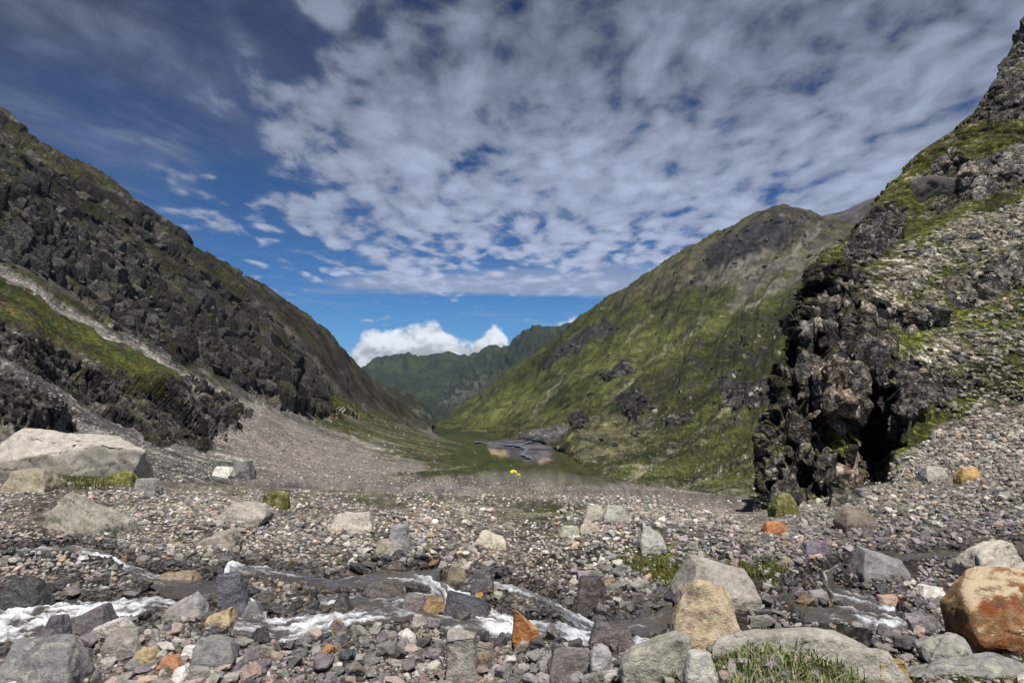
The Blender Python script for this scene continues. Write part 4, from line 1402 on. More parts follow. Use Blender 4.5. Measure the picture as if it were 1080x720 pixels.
scatter(5200, 16, 36, 1.7, 1, .78, ymin=600)
scatter(6500, 10, 19, 1.4, 1, .72)
scatter(26000, 6, 10.5, 1.2, 1, .70)
scatter(70000, 2.6, 6.2, 1.1, 1, .60)
print('%6.1fs %d cobbles' % (time.time() - T0, len(cand)))

cand.sort(key=lambda c: -c[2])
N_IND = 300 - N_NAMED
inside = [c for c in cand if 6 < c[0] < 1074 and c[1] < 716]
ind = inside[:N_IND]
ind_ids = set(id(c) for c in ind)
rest = [c for c in cand if id(c) not in ind_ids]


def pick_col(x, y, sf, d):
    if sf > -.75 or (sf > -1.9 and y > 585 and r.random() < .42):
        c = [((.07, .062, .06), 'dark wet'), ((.11, .095, .088), 'brown wet'), ((.05, .052, .06), 'black wet'), ((.17, .15, .14), 'grey wet'), ((.16, .11, .06), 'amber wet')]
        k = r.choice(5, p=[.36, .27, .16, .15, .06])
        return c[k][0], c[k][1], True
    if x > 700 and 545 < y < 660:
        w = WTS_DARK
    elif y < 600:
        w = WTS_MID
    else:
        w = WTS_NEAR
    k = r.choice(len(GREYISH), p=w / w.sum())
    lift = np.interp(y, [520, 560, 600, 640], [1.32, 1.3, 1.15, 1.0]) if x < 780 or y > 650 else 1.05
    return tuple(np.array(GREYISH[k][0]) * lift), GREYISH[k][1], False


def rotm(yaw, tx, ty):
    cz, sz = math.cos(yaw), math.sin(yaw)
    cx, sx = math.cos(tx), math.sin(tx)
    cy, sy = math.cos(ty), math.sin(ty)
    Rz = np.array([[cz, -sz, 0], [sz, cz, 0], [0, 0, 1]])
    Rx = np.array([[1, 0, 0], [0, cx, -sx], [0, sx, cx]])
    Ry = np.array([[cy, 0, sy], [0, 1, 0], [-sy, 0, cy]])
    return Rz @ Rx @ Ry


# prototypes: one mesh of each shape and variant
proto = {}
for k, (nm, pl, sh, asp) in enumerate(SHAPES):
    for v in range(4):
        for wet in (False, True):
            W, Fc = LOD[k, v, 4]
            me = proto[k, v, False].copy() if wet else raw_mesh('rock', W, Fc)
            me.materials.clear()
            me.materials.append(M_WET if wet else M_ROCK)
            proto[k, v, wet] = me

LANDMARKS = [n for n in NAMED[:N_NAMED] if n[4]]
used_labels = set()
_first = bpy.data.objects.new('rock', proto[0, 0, False])
made = 0
for (x, y, s, loc, nor, sf, d) in ind:
    col, cname, wet = pick_col(x, y, sf, d)
    ks = r.choice(6, p=[.32, .22, .13, .09, .06, .18])
    vv = r.integers(4)
    size = s * d / F
    o = _first if made == 0 else _first.copy()
    o.data = proto[ks, vv, wet]
    COL.objects.link(o)
    made += 1
    asp = SHAPES[ks][3]
    k3 = size * np.array([1, r.uniform(.85, 1.15), r.uniform(.85, 1.2)])
    o.scale = tuple(k3)
    o.rotation_euler = (r.normal() * .16, r.normal() * .16, r.uniform(0, 6.28))
    o.location = (loc.x, loc.y, loc.z + size * asp[2] * r.uniform(.18, .34))
    o.color = tuple(np.clip(np.array(col) * r.uniform(.55, 1.3), .02, .8)) + (1,)
    # a label that singles it out: look, then the nearest landmarks
    near = sorted(LANDMARKS, key=lambda n: (n[0] - x) ** 2 + ((n[1] - y) * 1.5) ** 2)[:5]

    def rel(n):
        dx, dy = x - n[0], y - n[1]
        if abs(dx) > abs(dy) * 1.2:
            return ('just ' if abs(dx) < n[2] * .5 + s * 1.2 else '') + ('right of ' if dx > 0 else 'left of ') + n[4]
        return ('in front of ' if dy > 0 else 'behind ') + n[4]
    szw = 'large' if s > 20 else 'middling' if s > 15 else 'small'
    base = f'{szw} {cname} {SHAPES[ks][0]} rock '
    opts = [base + rel(near[0])]
    opts += [base + rel(near[0]) + ', towards ' + q_[4] for q_ in near[1:]]
    opts += [base + rel(near[1]) + ', towards ' + near[2][4], base + rel(near[2])]
    for lab in opts:
        if lab not in used_labels and len(lab.split()) <= 16:
            break
    used_labels.add(lab)
    tag(o, lab, 'rock', 'rocks along the stream')
    o.name = 'rock'


def merge_stones(name, items, mat, label, flat=False):
    VV, FF, CC = [], [], []
    off = 0
    for (x, y, s, loc, nor, sf, d, col) in items:
        sub = 3 if s > 9 else 2 if s > 4 else 1
        ks = r.choice(6, p=[.32, .22, .13, .09, .06, .18])
        W, Fc = LOD[ks, int(r.integers(4)), sub]
        size = s * d / F
        R = rotm(r.uniform(0, 6.28), r.normal() * .2, r.normal() * .2)
        V = (W * size * np.array([1, r.uniform(.85, 1.15), r.uniform(.85, 1.25)])) @ R.T
        V = V + np.array([loc.x, loc.y, loc.z + size * SHAPES[ks][3][2] * r.uniform(.12, .34)])
        VV.append(V)
        FF.append(Fc + off)
        off += len(V)
        CC.append(np.tile(np.array(col) * r.uniform(.5, 1.4), (len(V), 1)))
    me = raw_mesh(name, np.concatenate(VV), np.concatenate(FF), smooth=False)
    set_col(me, 'col', np.clip(np.concatenate(CC), .012, .8))
    o = link(name, me, mat)
    tag(o, label, 'stones', kind='stuff')
    print('%6.1fs %s %d stones %d verts' % (time.time() - T0, name, len(items), off))
    return o


dry, wetl = [], []
for (x, y, s, loc, nor, sf, d) in rest:
    col, cn, wet = pick_col(x, y, sf, d)
    (wetl if wet else dry).append((x, y, s, loc, nor, sf, d, col))
merge_stones('cobbles', dry, M_STONES, 'countless grey and beige cobbles covering the stony ground')
merge_stones('wet_cobbles', wetl, M_STONESW, 'countless dark wet cobbles in and beside the stream')

# ---- rubble on scree, talus and meadows
SCREE_ZONES = [
    (2600, [(-60, 380), (0, 378), (60, 412), (130, 458), (230, 490), (330, 505), (300, 512), (150, 500), (60, 452), (-60, 400)], 1.3, 4.0, [(.26, .24, .225), (.38, .355, .33), (.15, .14, .13)]),
    (1500, [(-20, 278), (0, 280), (80, 330), (150, 364), (250, 418), (262, 432), (240, 428), (150, 370), (75, 336), (0, 290)], 1.2, 3.2, [(.32, .30, .27), (.42, .39, .36), (.2, .18, .16)]),
    (2600, FANP, 1.1, 2.8, [(.27, .235, .215), (.36, .33, .30), (.16, .13, .125)]),
    (380, [(340, 420), (420, 450), (520, 475), (548, 497), (640, 510), (640, 530), (500, 520), (400, 490), (340, 465)], 1.0, 2.4, [(.30, .28, .25), (.20, .19, .165)]),
    (2300, [(905, 300), (950, 262), (1010, 232), (1080, 212), (1120, 205), (1120, 430), (1000, 445), (950, 392), (1000, 340), (940, 335)], 1.6, 9, [(.26, .235, .19), (.36, .33, .27), (.16, .145, .12), (.28, .235, .18)]),
    (2600, [(900, 535), (945, 505), (985, 460), (1040, 435), (1120, 420), (1120, 480), (1000, 500), (950, 530), (890, 548)], 2.2, 8, [(.28, .25, .22), (.40, .37, .34), (.17, .15, .14), (.33, .27, .22)]),
    (800, [(620, 470), (700, 430), (800, 400), (820, 440), (800, 530), (700, 540), (640, 520)], .9, 2.4, [(.22, .205, .17), (.15, .14, .12)]),
    (450, [(540, 410), (640, 350), (740, 300), (830, 300), (800, 390), (680, 420), (560, 440)], .8, 1.8, [(.22, .205, .17), (.15, .14, .12)]),
    (1300, [(330, 500), (430, 505), (560, 508), (650, 514), (660, 524), (540, 522), (420, 514), (330, 508)], .9, 2.2, [(.36, .34, .31), (.24, .22, .20), (.13, .12, .115)]),
    (2600, [(150, 488), (250, 480), (340, 490), (480, 505), (640, 513), (720, 516), (720, 528), (640, 528), (480, 524), (330, 514), (150, 505)], .9, 3.0, [(.36, .34, .31), (.27, .25, .225), (.15, .138, .13), (.22, .195, .18)]),
    (700, [(620, 520), (700, 525), (800, 548), (800, 560), (640, 545)], 1.4, 4.0, [(.36, .34, .30), (.26, .24, .22)]),
]
def LOUT_M(x, y):
    return poly_mask(np.array([float(x)]), np.array([float(y)]), LOUT, 1)[0] > .5


items = []
for n, pts, s0, s1, cols in SCREE_ZONES:
    A = np.array(pts, float)
    X = r.uniform(A[:, 0].min(), A[:, 0].max(), n * 2)
    Y = r.uniform(A[:, 1].min(), A[:, 1].max(), n * 2)
    keep = poly_mask(X, Y, pts, 1) > .5
    for x, y in list(zip(X[keep], Y[keep]))[:n]:
        loc, nor = hit(x, y)
        if loc is None:
            continue
        if LOUT_M(x, y):
            continue
        s = s0 * (s1 / s0) ** (r.random() ** 2.2)
        items.append((x, y, s, loc, nor, -9, loc.y, cols[int(r.integers(len(cols)))]))
merge_stones('scree_rubble', items, M_STONES, 'scattered rubble on the scree slopes and hillsides')

# ---- jointed blocks that stand out of the cliffs
def merge_blocks(name, zones, mat, moss_p=.4, skip=()):
    VV, FF, CC = [], [], []
    off = 0
    shapes = {(v, sub): rock_shape(1300 + v, sub, 10, 60, .025, (1, .9, 1)) for v in range(10) for sub in (3, 4)}
    for n, pts, s0, s1, z0, z1, cols, dip in zones:
        A = np.array(pts, float)
        X = r.uniform(A[:, 0].min(), A[:, 0].max(), n * 3)
        Y = r.uniform(A[:, 1].min(), A[:, 1].max(), n * 3)
        keep = poly_mask(X, Y, pts, 1) > .5
        for sk in skip:
            keep &= poly_mask(X, Y, sk, 1) < .5
        for x, y in list(zip(X[keep], Y[keep]))[:n]:
            if dip == 34:
                # grassy ledges run between the cliff bands
                e1, e2 = x * .79 + y * .61, -x * .61 + y * .79
                if perlin(np.array([[e1 / 75, e2 / 17, 3.3]]), 900)[0] + .5 * perlin(np.array([[e1 / 30, e2 / 9, 7.3]]), 901)[0] > .24:
                    continue
            loc, nor = hit(x, y)
            if loc is None:
                continue
            sp = s0 * (s1 / s0) ** (r.random() ** 1.5)
            sz = sp * loc.y / F
            sub = 4 if sp > 22 else 3
            W, Fc = shapes[int(r.integers(10)), sub]
            V = W * sz * np.array([1, r.uniform(.7, 1.1), r.uniform(z0, z1)])
            if sub == 4:
                V = V * (1 + .025 * perlin(V / sz * 5 + off, 7) + .02 * perlin(V / sz * 11 + off, 8))[:, None]
            R = rotm(r.normal() * .35 + .3, r.normal() * .12, math.radians(dip) + r.normal() * .12)
            into = np.array([loc.x, loc.y, 0.0])
            into /= np.linalg.norm(into)
            V = V @ R.T + np.array(loc[:]) + into * sz * r.uniform(.12, .38) - np.array([0, 0, sz * .1])
            VV.append(V)
            FF.append(Fc + off)
            off += len(V)
            cc = np.array(cols[int(r.integers(len(cols)))]) * r.uniform(.75, 1.3)
            up = sstep(.25, .8, W[:, 2]) * (r.random() < moss_p)
            CC.append(np.tile(cc, (len(V), 1)) * (1 - up[:, None]) + np.array([.055, .060, .013]) * up[:, None])
    V, Fc = np.concatenate(VV), np.concatenate(FF)
    me = raw_mesh(name, V, Fc, smooth=False)
    set_col(me, 'col', np.clip(np.concatenate(CC), .008, .8))
    o = link(name, me, mat)
    o['kind'] = 'structure'
    print('%6.1fs %s %d verts' % (time.time() - T0, name, off))


DK = [(.030, .028, .027), (.050, .045, .042), (.022, .021, .020), (.075, .068, .062)]
merge_blocks('left_mountain_crags', [
    (1500, [(-60, 90), (0, 140), (65, 185), (130, 228), (190, 268), (245, 305), (300, 345), (345, 400), (350, 440), (320, 440), (250, 402), (190, 375), (130, 348), (70, 305), (-60, 255)], 4, 19, .5, 1.1, DK, 34),
    (330, [(-60, 140), (0, 175), (65, 215), (130, 258), (190, 300), (245, 335), (250, 400), (190, 372), (130, 345), (70, 300), (-60, 250)], 7, 24, 1.1, 2.4, [(.028, .028, .029), (.044, .043, .043), (.068, .066, .064)], 12),
    (330, [(180, 330), (240, 340), (300, 375), (345, 410), (348, 440), (300, 428), (240, 395), (190, 370)], 6, 24, 1.0, 2.2, [(.026, .025, .024), (.040, .037, .035), (.060, .055, .05)], 10),
    (420, LBAND, 4, 14, .9, 1.9, DK, 12),
    (120, LOUT, 5, 16, .9, 1.8, [(.024, .023, .022), (.036, .033, .031)], 12),
], M_LAND, .55, [[(136, 394), (168, 394), (182, 414), (148, 418)]])
MK = [(.060, .055, .050), (.095, .085, .077), (.040, .037, .034), (.13, .115, .10), (.19, .16, .13)]
LK = [(.16, .146, .132), (.22, .205, .185), (.10, .092, .084), (.19, .16, .135)]
merge_blocks('right_crag_rocks', [
    (300, [(812, 532), (818, 455), (838, 392), (850, 345), (874, 300), (890, 285), (905, 292), (925, 315), (945, 345), (940, 372), (985, 388), (1005, 405), (970, 420), (955, 445), (942, 480), (928, 512), (900, 530), (860, 540)], 6, 27, .9, 1.9, MK, 14),
    (26, [(852, 392), (875, 388), (890, 400), (895, 425), (875, 440), (855, 425)], 12, 30, .9, 1.4, [(.21, .165, .13), (.26, .21, .165)], 14),
    (20, [(882, 485), (900, 478), (908, 500), (904, 525), (886, 528)], 10, 26, 1.1, 1.8, [(.21, .165, .13), (.25, .20, .16)], 8),
    (110, CRAGS[0], 5, 17, .8, 1.6, [(.09, .083, .077), (.15, .138, .125), (.06, .055, .05)], 24),
    (110, CRAGS[1], 6, 24, .8, 1.5, LK, 24),
    (130, CRAGS[2], 5, 20, .9, 1.8, [(.07, .064, .06), (.12, .11, .10), (.045, .041, .038)], 24),
    (110, CRAGS[3], 7, 28, .7, 1.2, LK, 20),
    (80, CRAGS[4], 7, 24, .7, 1.3, [(.08, .072, .065), (.14, .124, .11)], 14),
    (60, CRAGS[5], 7, 24, .6, 1.0, LK, 14),
    (60, [(960, 270), (1080, 215), (1100, 240), (1000, 290)], 6, 22, .5, .8, LK, 20),
    (60, [(1000, 360), (1100, 330), (1100, 370), (1010, 385)], 6, 20, .5, .8, LK, 10),
], M_NEARLAND, .55, [[(908, 405), (935, 415), (946, 480), (928, 522), (902, 532), (906, 470)], [(850, 400), (862, 400), (866, 540), (850, 540)], [(866, 452), (902, 442), (912, 468), (880, 486)], [(962, 182), (1022, 178), (1026, 216), (970, 220)], [(806, 480), (816, 480), (814, 550), (800, 550)]])
RK = [(.045, .042, .038), (.070, .065, .058), (.03, .028, .026), (.10, .092, .08)]
merge_blocks('right_valley_outcrops', [(int(50 * w), pts, 3, 11, .6, 1.2, RK, 0) for pts, w in ROUT] + [
    (90, [(560, 420), (640, 360), (740, 300), (820, 320), (800, 400), (800, 500), (700, 510), (640, 480)], 2.5, 7, .5, 1.0, RK, 0),
    (150, [(820, 330), (760, 372), (700, 412), (640, 455), (620, 475), (660, 470), (720, 430), (790, 385), (840, 345)], 2.5, 9, .6, 1.3, RK, 0),
    (110, [(690, 290), (760, 248), (824, 222), (868, 230), (900, 260), (840, 290), (740, 310)], 3, 10, .5, 1.0, RK, 0)], M_LAND)

# ================================================================== grass
mg, b = new_mat('grass_blades')
a = b.n('ShaderNodeAttribute', attribute_name='col').outputs['Color']
p = finish(b, a, .6, spec=.25)


def grass(name, zones, label):
    VV, FF, CC = [], [], []
    off = 0
    for pts, n, hmin, hmax, cols, clump in zones:
        A = np.array(pts, float)
        X = r.uniform(A[:, 0].min(), A[:, 0].max(), n * 3)
        Y = r.uniform(A[:, 1].min(), A[:, 1].max(), n * 3)
        cl = fbm(np.stack([X / 22, Y / 16, X * 0], -1), 1, .2, .5, 801)
        keep = (poly_mask(X, Y, pts, 3) > r.random(len(X)) * .7 + .2) & (cl + r.normal(size=len(X)) * .15 > clump)
        for x, y in list(zip(X[keep], Y[keep]))[:n]:
            loc, nor = hit(x, y)
            if loc is None or loc.y > 60:
                continue
            h = hmin + (hmax - hmin) * r.random() ** 1.6
            yaw = r.uniform(0, 6.28)
            lean = abs(r.normal()) * .75 + .1
            w = h * r.uniform(.035, .06) + .0015
            side = np.array([math.cos(yaw + 1.57), math.sin(yaw + 1.57), 0]) * w
            fw = np.array([math.cos(yaw), math.sin(yaw), 0])
            B = np.array(loc[:]) - np.array([0, 0, .01])
            pts3 = []
            for t in (0, .4, .75, 1.0):
                c = B + fw * h * lean * t * t + np.array([0, 0, h * (t - .25 * lean * t * t)])
                k = (1 - t) ** .7
                pts3 += [c - side * k, c + side * k] if t < 1 else [c]
            VV.append(np.array(pts3))
            FF.append(np.array([[0, 1, 3], [0, 3, 2], [2, 3, 5], [2, 5, 4], [4, 5, 6]]) + off)
            off += 7
            cc = np.array(cols[int(r.integers(len(cols)))]) * r.uniform(.75, 1.3)
            CC.append(np.tile(cc, (7, 1)))
    me = raw_mesh(name, np.concatenate(VV), np.concatenate(FF))
    set_col(me, 'col', np.concatenate(CC))
    o = link(name, me, mg)
    tag(o, label, 'grass', kind='stuff')


GA = [(.12, .15, .055), (.17, .20, .09), (.075, .10, .03), (.24, .25, .14), (.30, .26, .15), (.20, .22, .11), (.06, .07, .02)]
GB = [(.075, .085, .014), (.10, .105, .02), (.055, .062, .012), (.12, .10, .03)]
grass('grass', [
    ([(765, 742), (780, 690), (800, 672), (840, 668), (885, 672), (905, 690), (925, 742)], 4300, .03, .14, GA, -.15),
    ([(690, 742), (700, 690), (735, 680), (780, 682), (790, 742)], 3000, .02, .07, GA, -.1),
    ([(920, 742), (905, 690), (950, 684), (1045, 688), (1090, 695), (1090, 742)], 3200, .02, .06, GB, -.15),
    ([(645, 590), (700, 588), (760, 594), (828, 592), (838, 606), (815, 618), (770, 606), (735, 612), (700, 617), (665, 605)], 5000, .05, .13, GB, -.15),
    ([(686, 672), (722, 668), (722, 684), (688, 686)], 500, .03, .07, GB, -.5),
    ([(1005, 600), (1040, 602), (1035, 614), (1010, 612)], 500, .05, .12, GB, -.5),
    ([(30, 500), (110, 497), (140, 502), (128, 514), (80, 516), (45, 512)], 1500, .15, .35, GB, -.3),
], 'green tufts of grass and moss between the ledge stones')
print('%6.1fs grass' % (time.time() - T0))

# ================================================================== tents
def simple_mat(name, col, rough=.6):
    m, b = new_mat(name)
    g = b.n('ShaderNodeNewGeometry').outputs['Position']
    n = b.noise(g, 3, 3)
    f = b.math('MULTIPLY_ADD', n, .3, .85)
    finish(b, b.mix(1.0, col, b.xyz(f, f, f), 'MULTIPLY'), rough)
    return m


M_TENT = simple_mat('tent_cloth', (.60, .57, .02))
M_FLAP = simple_mat('tent_flap', (.35, .30, .03))
M_POLE = simple_mat('tent_pole', (.25, .25, .26), .4)


def tent(px, py, w_m, h_m, label, yaw):
    loc, nor = hit(px, py)
    w_m, h_m = w_m * loc.y / F, h_m * loc.y / F      # sizes given in photo pixels
    e = bpy.data.objects.new('tent', None)
    COL.objects.link(e)
    e.location = loc
    e.rotation_euler = (0, 0, yaw)
    tag(e, label, 'tent', 'yellow tents on the meadow')
    nu, nv = 25, 10
    th = np.linspace(0, 2 * math.pi, nu)
    ph = np.linspace(0, math.pi / 2, nv)
    TH, PH = np.meshgrid(th, ph)
    sq = 1 / (np.abs(np.cos(TH)) ** 4 + np.abs(np.sin(TH)) ** 4) ** .25
    R = np.cos(PH) ** .75 * sq
    V = np.stack([w_m / 2 * R * np.cos(TH), w_m * .38 * R * np.sin(TH), h_m * np.sin(PH) - .03], -1).reshape(-1, 3)
    link('canopy', raw_mesh('canopy', V, grid_faces(nv, nu)), M_TENT, e)
    fv = np.array([[-.5, -w_m * .385, 0], [.5, -w_m * .385, 0], [.32, -w_m * .345, h_m * .55], [0, -w_m * .30, h_m * .74], [-.32, -w_m * .345, h_m * .55]])
    fv[:, 1] -= .03
    me = bpy.data.meshes.new('door_flap')
    me.from_pydata(fv.tolist(), [], [(0, 1, 2, 3, 4)])
    link('door_flap', me, M_FLAP, e)
    for sgn in (-1, 1):
        t = np.linspace(0, math.pi, 20)
        a = np.stack([w_m / 2 * .86 * np.cos(t) , sgn * w_m * .33 * np.cos(t), h_m * 1.02 * np.sin(t) ** .7], -1)
        ring = []
        for q_ in a:
            for k in range(5):
                an = k * 2 * math.pi / 5
                ring.append(q_ + .03 * np.array([0, math.cos(an), math.sin(an)]))
        fs = [[i * 5 + k, i * 5 + (k + 1) % 5, (i + 1) * 5 + (k + 1) % 5, (i + 1) * 5 + k] for i in range(19) for k in range(5)]
        link('tent_pole', raw_mesh('tent_pole', np.array(ring), np.array(fs)), M_POLE, e)


tent(541.5, 498.5, 7.5, 3.2, 'larger yellow dome tent on the green meadow in the valley', .3)
tent(546.8, 501.2, 4.0, 2.0, 'small yellow tent just right of the larger one on the meadow', -.4)

# red and white mark on the crag
loc, nor = hit(1060, 317)
M_RED = simple_mat('red_paint', (.50, .05, .045))
M_WHT = simple_mat('white_paint', (.66, .60, .56))
s = loc.y / F
e = bpy.data.objects.new('trail_marker', None)
COL.objects.link(e)
e.location = loc
tag(e, 'tiny red and white trail marker at the grass edge on the crag', 'marker')
V, Fc = rock_shape(77, 3, 12, 20, .04, (1, .8, 1.2))
for nm, mt, ox, oz, k in (('red_stone', M_RED, .8, 1.2, 3.4), ('white_stone', M_WHT, -1.0, 1.6, 3.0)):
    o = link(nm, raw_mesh(nm, V * k * s + np.array([ox * s, 0, oz * s]), Fc), mt, e)

# ================================================================== light, sky, haze, camera
SUN = np.array([.06, -.44, .90])
SUN /= np.linalg.norm(SUN)
elev = math.asin(SUN[2])
azim = math.atan2(SUN[0], SUN[1])
ld = bpy.data.lights.new('sun', 'SUN')
ld.energy = 5.0
ld.angle = math.radians(.53)
ld.color = (1, .955, .89)
lo = bpy.data.objects.new('sun', ld)
COL.objects.link(lo)
lo.rotation_euler = Vector(SUN).to_track_quat('Z', 'Y').to_euler()

w = bpy.data.worlds.new('World')
SC.world = w
w.use_nodes = True
b = NB(w.node_tree)
sky = b.n('ShaderNodeTexSky', sky_type='NISHITA')
sky.sun_disc = False
sky.sun_elevation = elev
sky.sun_rotation = azim
sky.altitude = 3500
sky.air_density = 1.0
sky.dust_density = .4
sky.ozone_density = 2.0
gen = b.n('ShaderNodeTexCoord').outputs['Generated']
sp = b.n('ShaderNodeSeparateXYZ')
b.put(sp.inputs[0], gen)
dx, dy, dz = sp.outputs
hlen = b.math('SQRT', b.add(b.mul(dx, dx), b.mul(dy, dy)))
el = b.div(dz, b.mx(hlen, .001))                  # tangent of the elevation
# azimuth measured from +Y, as an angle (radians), positive to the right
az = b.math('ARCTAN2', dx, dy)
den = b.add(b.mx(dz, .0), .10)
pxs, pys = b.div(dx, den), b.div(dy, den)
pl = b.xyz(pxs, b.mul(pys, .62), 0.)


def warped(v, scale, amt, det=2):
    wv = b.n('ShaderNodeVectorMath', operation='ADD')
    b.put(wv.inputs[0], v)
    wn = b.n('ShaderNodeVectorMath', operation='SCALE')
    b.put(wn.inputs[0], b.noise(v, scale, det, .5, 0, out='Color'))
    wn.inputs['Scale'].default_value = amt
    b.put(wv.inputs[1], wn.outputs[0])
    return wv.outputs[0]


def rot(v, deg, sc):
    ang = b.n('ShaderNodeVectorRotate', rotation_type='Z_AXIS')
    b.put(ang.inputs['Vector'], v)
    ang.inputs['Angle'].default_value = math.radians(deg)
    return b.vmul(ang.outputs[0], sc)


def gauss(a0, e0, wa, we):
    ta, te = b.div(b.sub(az, a0), wa), b.div(b.sub(el, e0), we)
    return b.math('EXPONENT', b.mul(b.add(b.mul(ta, ta), b.mul(te, te)), -1.0))


# altocumulus sheet: puffs with blue gaps
pw = warped(pl, 3.0, .16)
cell = b.noise(pw, 9.4, 6, .54)
vor = b.n('ShaderNodeTexVoronoi', feature='SMOOTH_F1')
b.put(vor.inputs['Vector'], pw)
vor.inputs['Scale'].default_value = 9.0
vor.inputs['Smoothness'].default_value = .55
puff = b.sub(1.0, b.mul(vor.outputs['Distance'], 1.15))
fine = b.noise(pw, 22, 3, .55)
mid = b.noise(rot(pl, 25, (1.3, .8, 1)), 2.1, 3, .55)
big = b.noise(pl, .85, 2, .5)
field = b.add(b.add(b.mul(b.sub(cell, .5), 1.25), b.mul(b.sub(puff, .5), .50)), b.add(b.mul(b.sub(fine, .5), .26), b.mul(b.sub(mid, .5), .75)))
edge = b.add(b.add(az, b.mul(b.sub(el, .28), -.30)), b.mul(b.sub(mid, .5), .35))
covA = b.mul(b.sm(edge, -.56, -.14), b.sm(b.add(el, b.mul(b.sub(mid, .5), .22)), .07, .25))
alto = b.mul(b.sm(b.add(field, b.mul(covA, .62)), .16, .55), b.sm(covA, 0., .25))
# veil and wisps, upper left
wisp = b.noise(warped(rot(pl, -38, (.8, 1.9, 1)), 1.2, .5, 3), 1.7, 6, .6)
wisp2 = b.noise(warped(rot(pl, -60, (.6, 2.2, 1)), 1.5, .5, 3), 2.2, 6, .6)
covV = b.mul(b.sm(az, -.02, -.34), b.sm(el, .10, .30))
hole = b.sub(1.0, b.mul(gauss(-.37, .235, .13, .12), .95))
hole = b.mul(hole, b.sub(1.0, b.mul(gauss(-.30, .42, .07, .13), .6)))
veil = b.mul(b.mul(b.add(b.sm(wisp, .34, .74), .12), covV), b.mul(hole, .50))
streakw = b.mul(b.sm(wisp2, .50, .72), b.mul(b.add(gauss(-.50, .345, .10, .055), gauss(-.55, .235, .09, .075)), .62))
topv = b.mul(b.mul(b.sm(el, .30, .50), b.sm(big, .25, .6)), b.mul(b.sm(az, -.1, -.4), .28))
# level streaks low over the valley
lv = b.xyz(b.mul(az, 2.4), b.mul(el, 30.), .3)
sn = b.noise(warped(lv, 1.0, .5), 1.1, 5, .55)
covS = b.mul(b.mul(b.sm(el, .055, .085), b.sm(el, .185, .14)), b.sm(az, -.42, -.2))
lens = b.mul(gauss(.10, .148, .26, .022), 1.0)
streak = b.mul(b.sm(b.add(sn, b.mul(lens, .34)), .47, .70), covS)
cden = b.math('SUBTRACT', 1.0, b.mul(b.mul(b.mul(b.sub(1.0, b.mul(alto, .93)), b.sub(1.0, veil)), b.mul(b.sub(1.0, topv), b.sub(1.0, b.mul(streak, .85)))), b.sub(1.0, b.math('MINIMUM', streakw, .9))))
# cloud brightness: greyer overhead, whiter towards the horizon, puff tops lighter
lowf = b.sm(el, .52, .08)
mids = gauss(.12, .30, .42, .14)
cb = b.add(b.math('MULTIPLY_ADD', lowf, .23, .155), b.add(b.mul(b.sm(field, -.25, .42), .20), b.mul(mids, .06)))
cb = b.mul(cb, b.sm(az, -.75, -.05, .60, 1.0))
cc = b.xyz(b.mul(cb, .85), b.mul(cb, .985), b.mul(cb, 1.34))
STR = .10
skyd = b.mix(1.0, sky.outputs[0], (.25, .52, .82), 'MULTIPLY')
skyd = b.mix(1.0, skyd, b.xyz(b.sm(el, .55, .02, .45, 1.10), b.sm(el, .55, .02, .45, 1.10), b.sm(el, .55, .02, .52, 1.05)), 'MULTIPLY')
ccs = b.mix(1.0, cc, (1 / STR, 1 / STR, 1 / STR), 'MULTIPLY')
col = b.mix(b.math('MINIMUM', cden, 1.0), skyd, ccs)
# cumulus heads above the far ridge
cv = b.xyz(b.mul(az, 14.), b.mul(el, 17.), 1.7)
cvw = warped(cv, 1.3, .35)
cn = b.noise(cvw, 1.5, 6, .56)
cvo = b.n('ShaderNodeVectorMath', operation='ADD')
b.put(cvo.inputs[0], cvw)
cvo.inputs[1].default_value = (.04, .20, 0)
cn2 = b.noise(cvo.outputs[0], 1.5, 6, .56)


def bump_at(a0, wd, h):
    t = b.div(b.sub(az, a0), wd)
    return b.mul(b.math('EXPONENT', b.mul(b.mul(t, t), -1.0)), h)


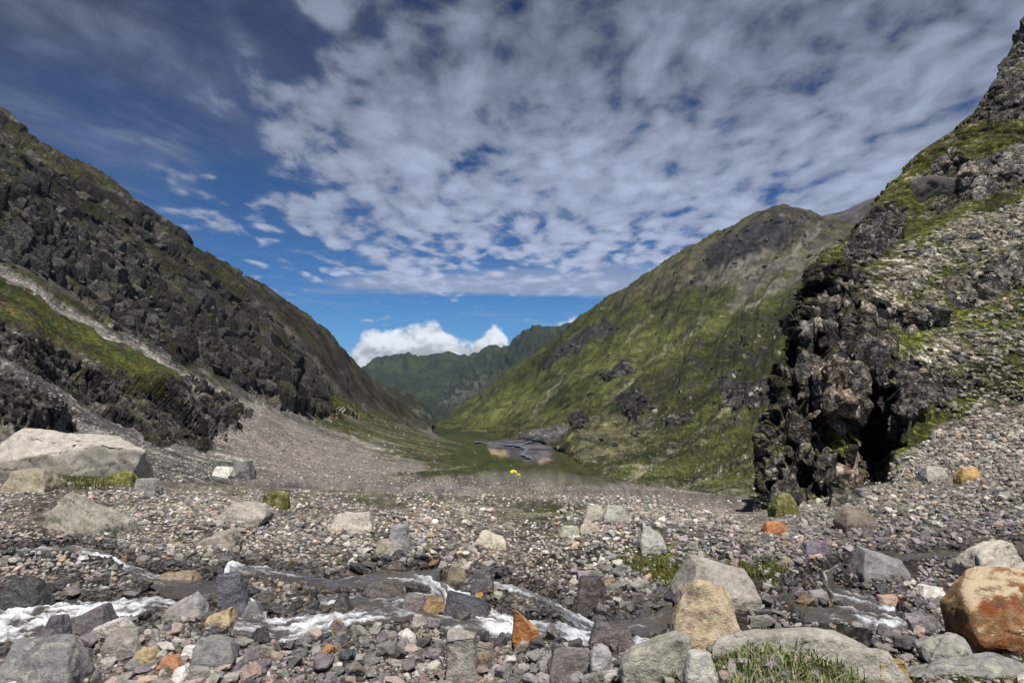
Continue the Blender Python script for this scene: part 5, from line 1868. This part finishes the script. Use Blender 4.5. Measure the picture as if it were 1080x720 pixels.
prof = b.add(b.add(b.add(bump_at(-.205, .040, .066), bump_at(-.150, .036, .060)), bump_at(-.11, .03, .035)), b.add(bump_at(-.023, .022, .052), b.add(bump_at(.09, .05, .088), bump_at(-.065, .06, .050))))
cum = b.sm(b.add(b.sub(prof, el), b.mul(b.sub(cn, .5), .085)), -.003, .013)
lit = b.sm(b.sub(cn, cn2), -.12, .12)
cl_ = b.add(b.math('MULTIPLY_ADD', lit, .42, .34), b.sm(el, .01, .07, .0, .26))
cumc = b.xyz(b.mul(cl_, .95 / STR), b.mul(cl_, .98 / STR), b.mul(cl_, 1.05 / STR))
col = b.mix(b.mul(cum, .94), col, cumc)
bg = b.n('ShaderNodeBackground')
b.put(bg.inputs[0], col)
bg.inputs[1].default_value = STR * .80
ow = b.n('ShaderNodeOutputWorld')
b.nt.links.new(bg.outputs[0], ow.inputs[0])

# haze
mh = bpy.data.materials.new('haze')
mh.use_nodes = True
nt = mh.node_tree
nt.nodes.clear()
pv = nt.nodes.new('ShaderNodeVolumePrincipled')
pv.inputs['Color'].default_value = (.52, .74, 1.0, 1)
pv.inputs['Density'].default_value = 1.9e-5
pv.inputs['Anisotropy'].default_value = .2
om = nt.nodes.new('ShaderNodeOutputMaterial')
nt.links.new(pv.outputs[0], om.inputs['Volume'])
zmin, zmax = float(BV[:, 2].min()) - 30, float(BV[:, 2].max()) + 60
xm, ym = float(np.abs(BV[:, 0]).max()) + 200, float(BV[:, 1].max()) + 300
hv = np.array([[sx * xm, y_, z_] for z_ in (zmin, zmax) for (sx, y_) in ((-1, -250), (1, -250), (1, ym), (-1, ym))])
hf = np.array([[3, 2, 1, 0], [4, 5, 6, 7], [0, 1, 5, 4], [1, 2, 6, 5], [2, 3, 7, 6], [3, 0, 4, 7]])
ho = link('haze', raw_mesh('haze', hv, hf, smooth=False), mh)
ho['kind'] = 'stuff'
ho['label'] = 'thin blue air filling the valley'
ho['category'] = 'haze'

cd = bpy.data.cameras.new('camera')
cd.lens = 24
cd.sensor_width = 36
cd.clip_start = .05
cd.clip_end = 60000
co = bpy.data.objects.new('camera', cd)
COL.objects.link(co)
co.location = (0, 0, CAMZ)
co.rotation_euler = (math.pi / 2 + PITCH, 0, 0)
SC.camera = co

SC.render.engine = 'CYCLES'
SC.cycles.max_bounces = 5
SC.cycles.diffuse_bounces = 2
SC.cycles.glossy_bounces = 2
SC.cycles.volume_bounces = 0
SC.cycles.use_denoising = True
SC.view_settings.view_transform = 'Standard'
SC.view_settings.look = 'None'
SC.view_settings.exposure = .30
SC.view_settings.gamma = 1
print('%6.1fs done' % (time.time() - T0))
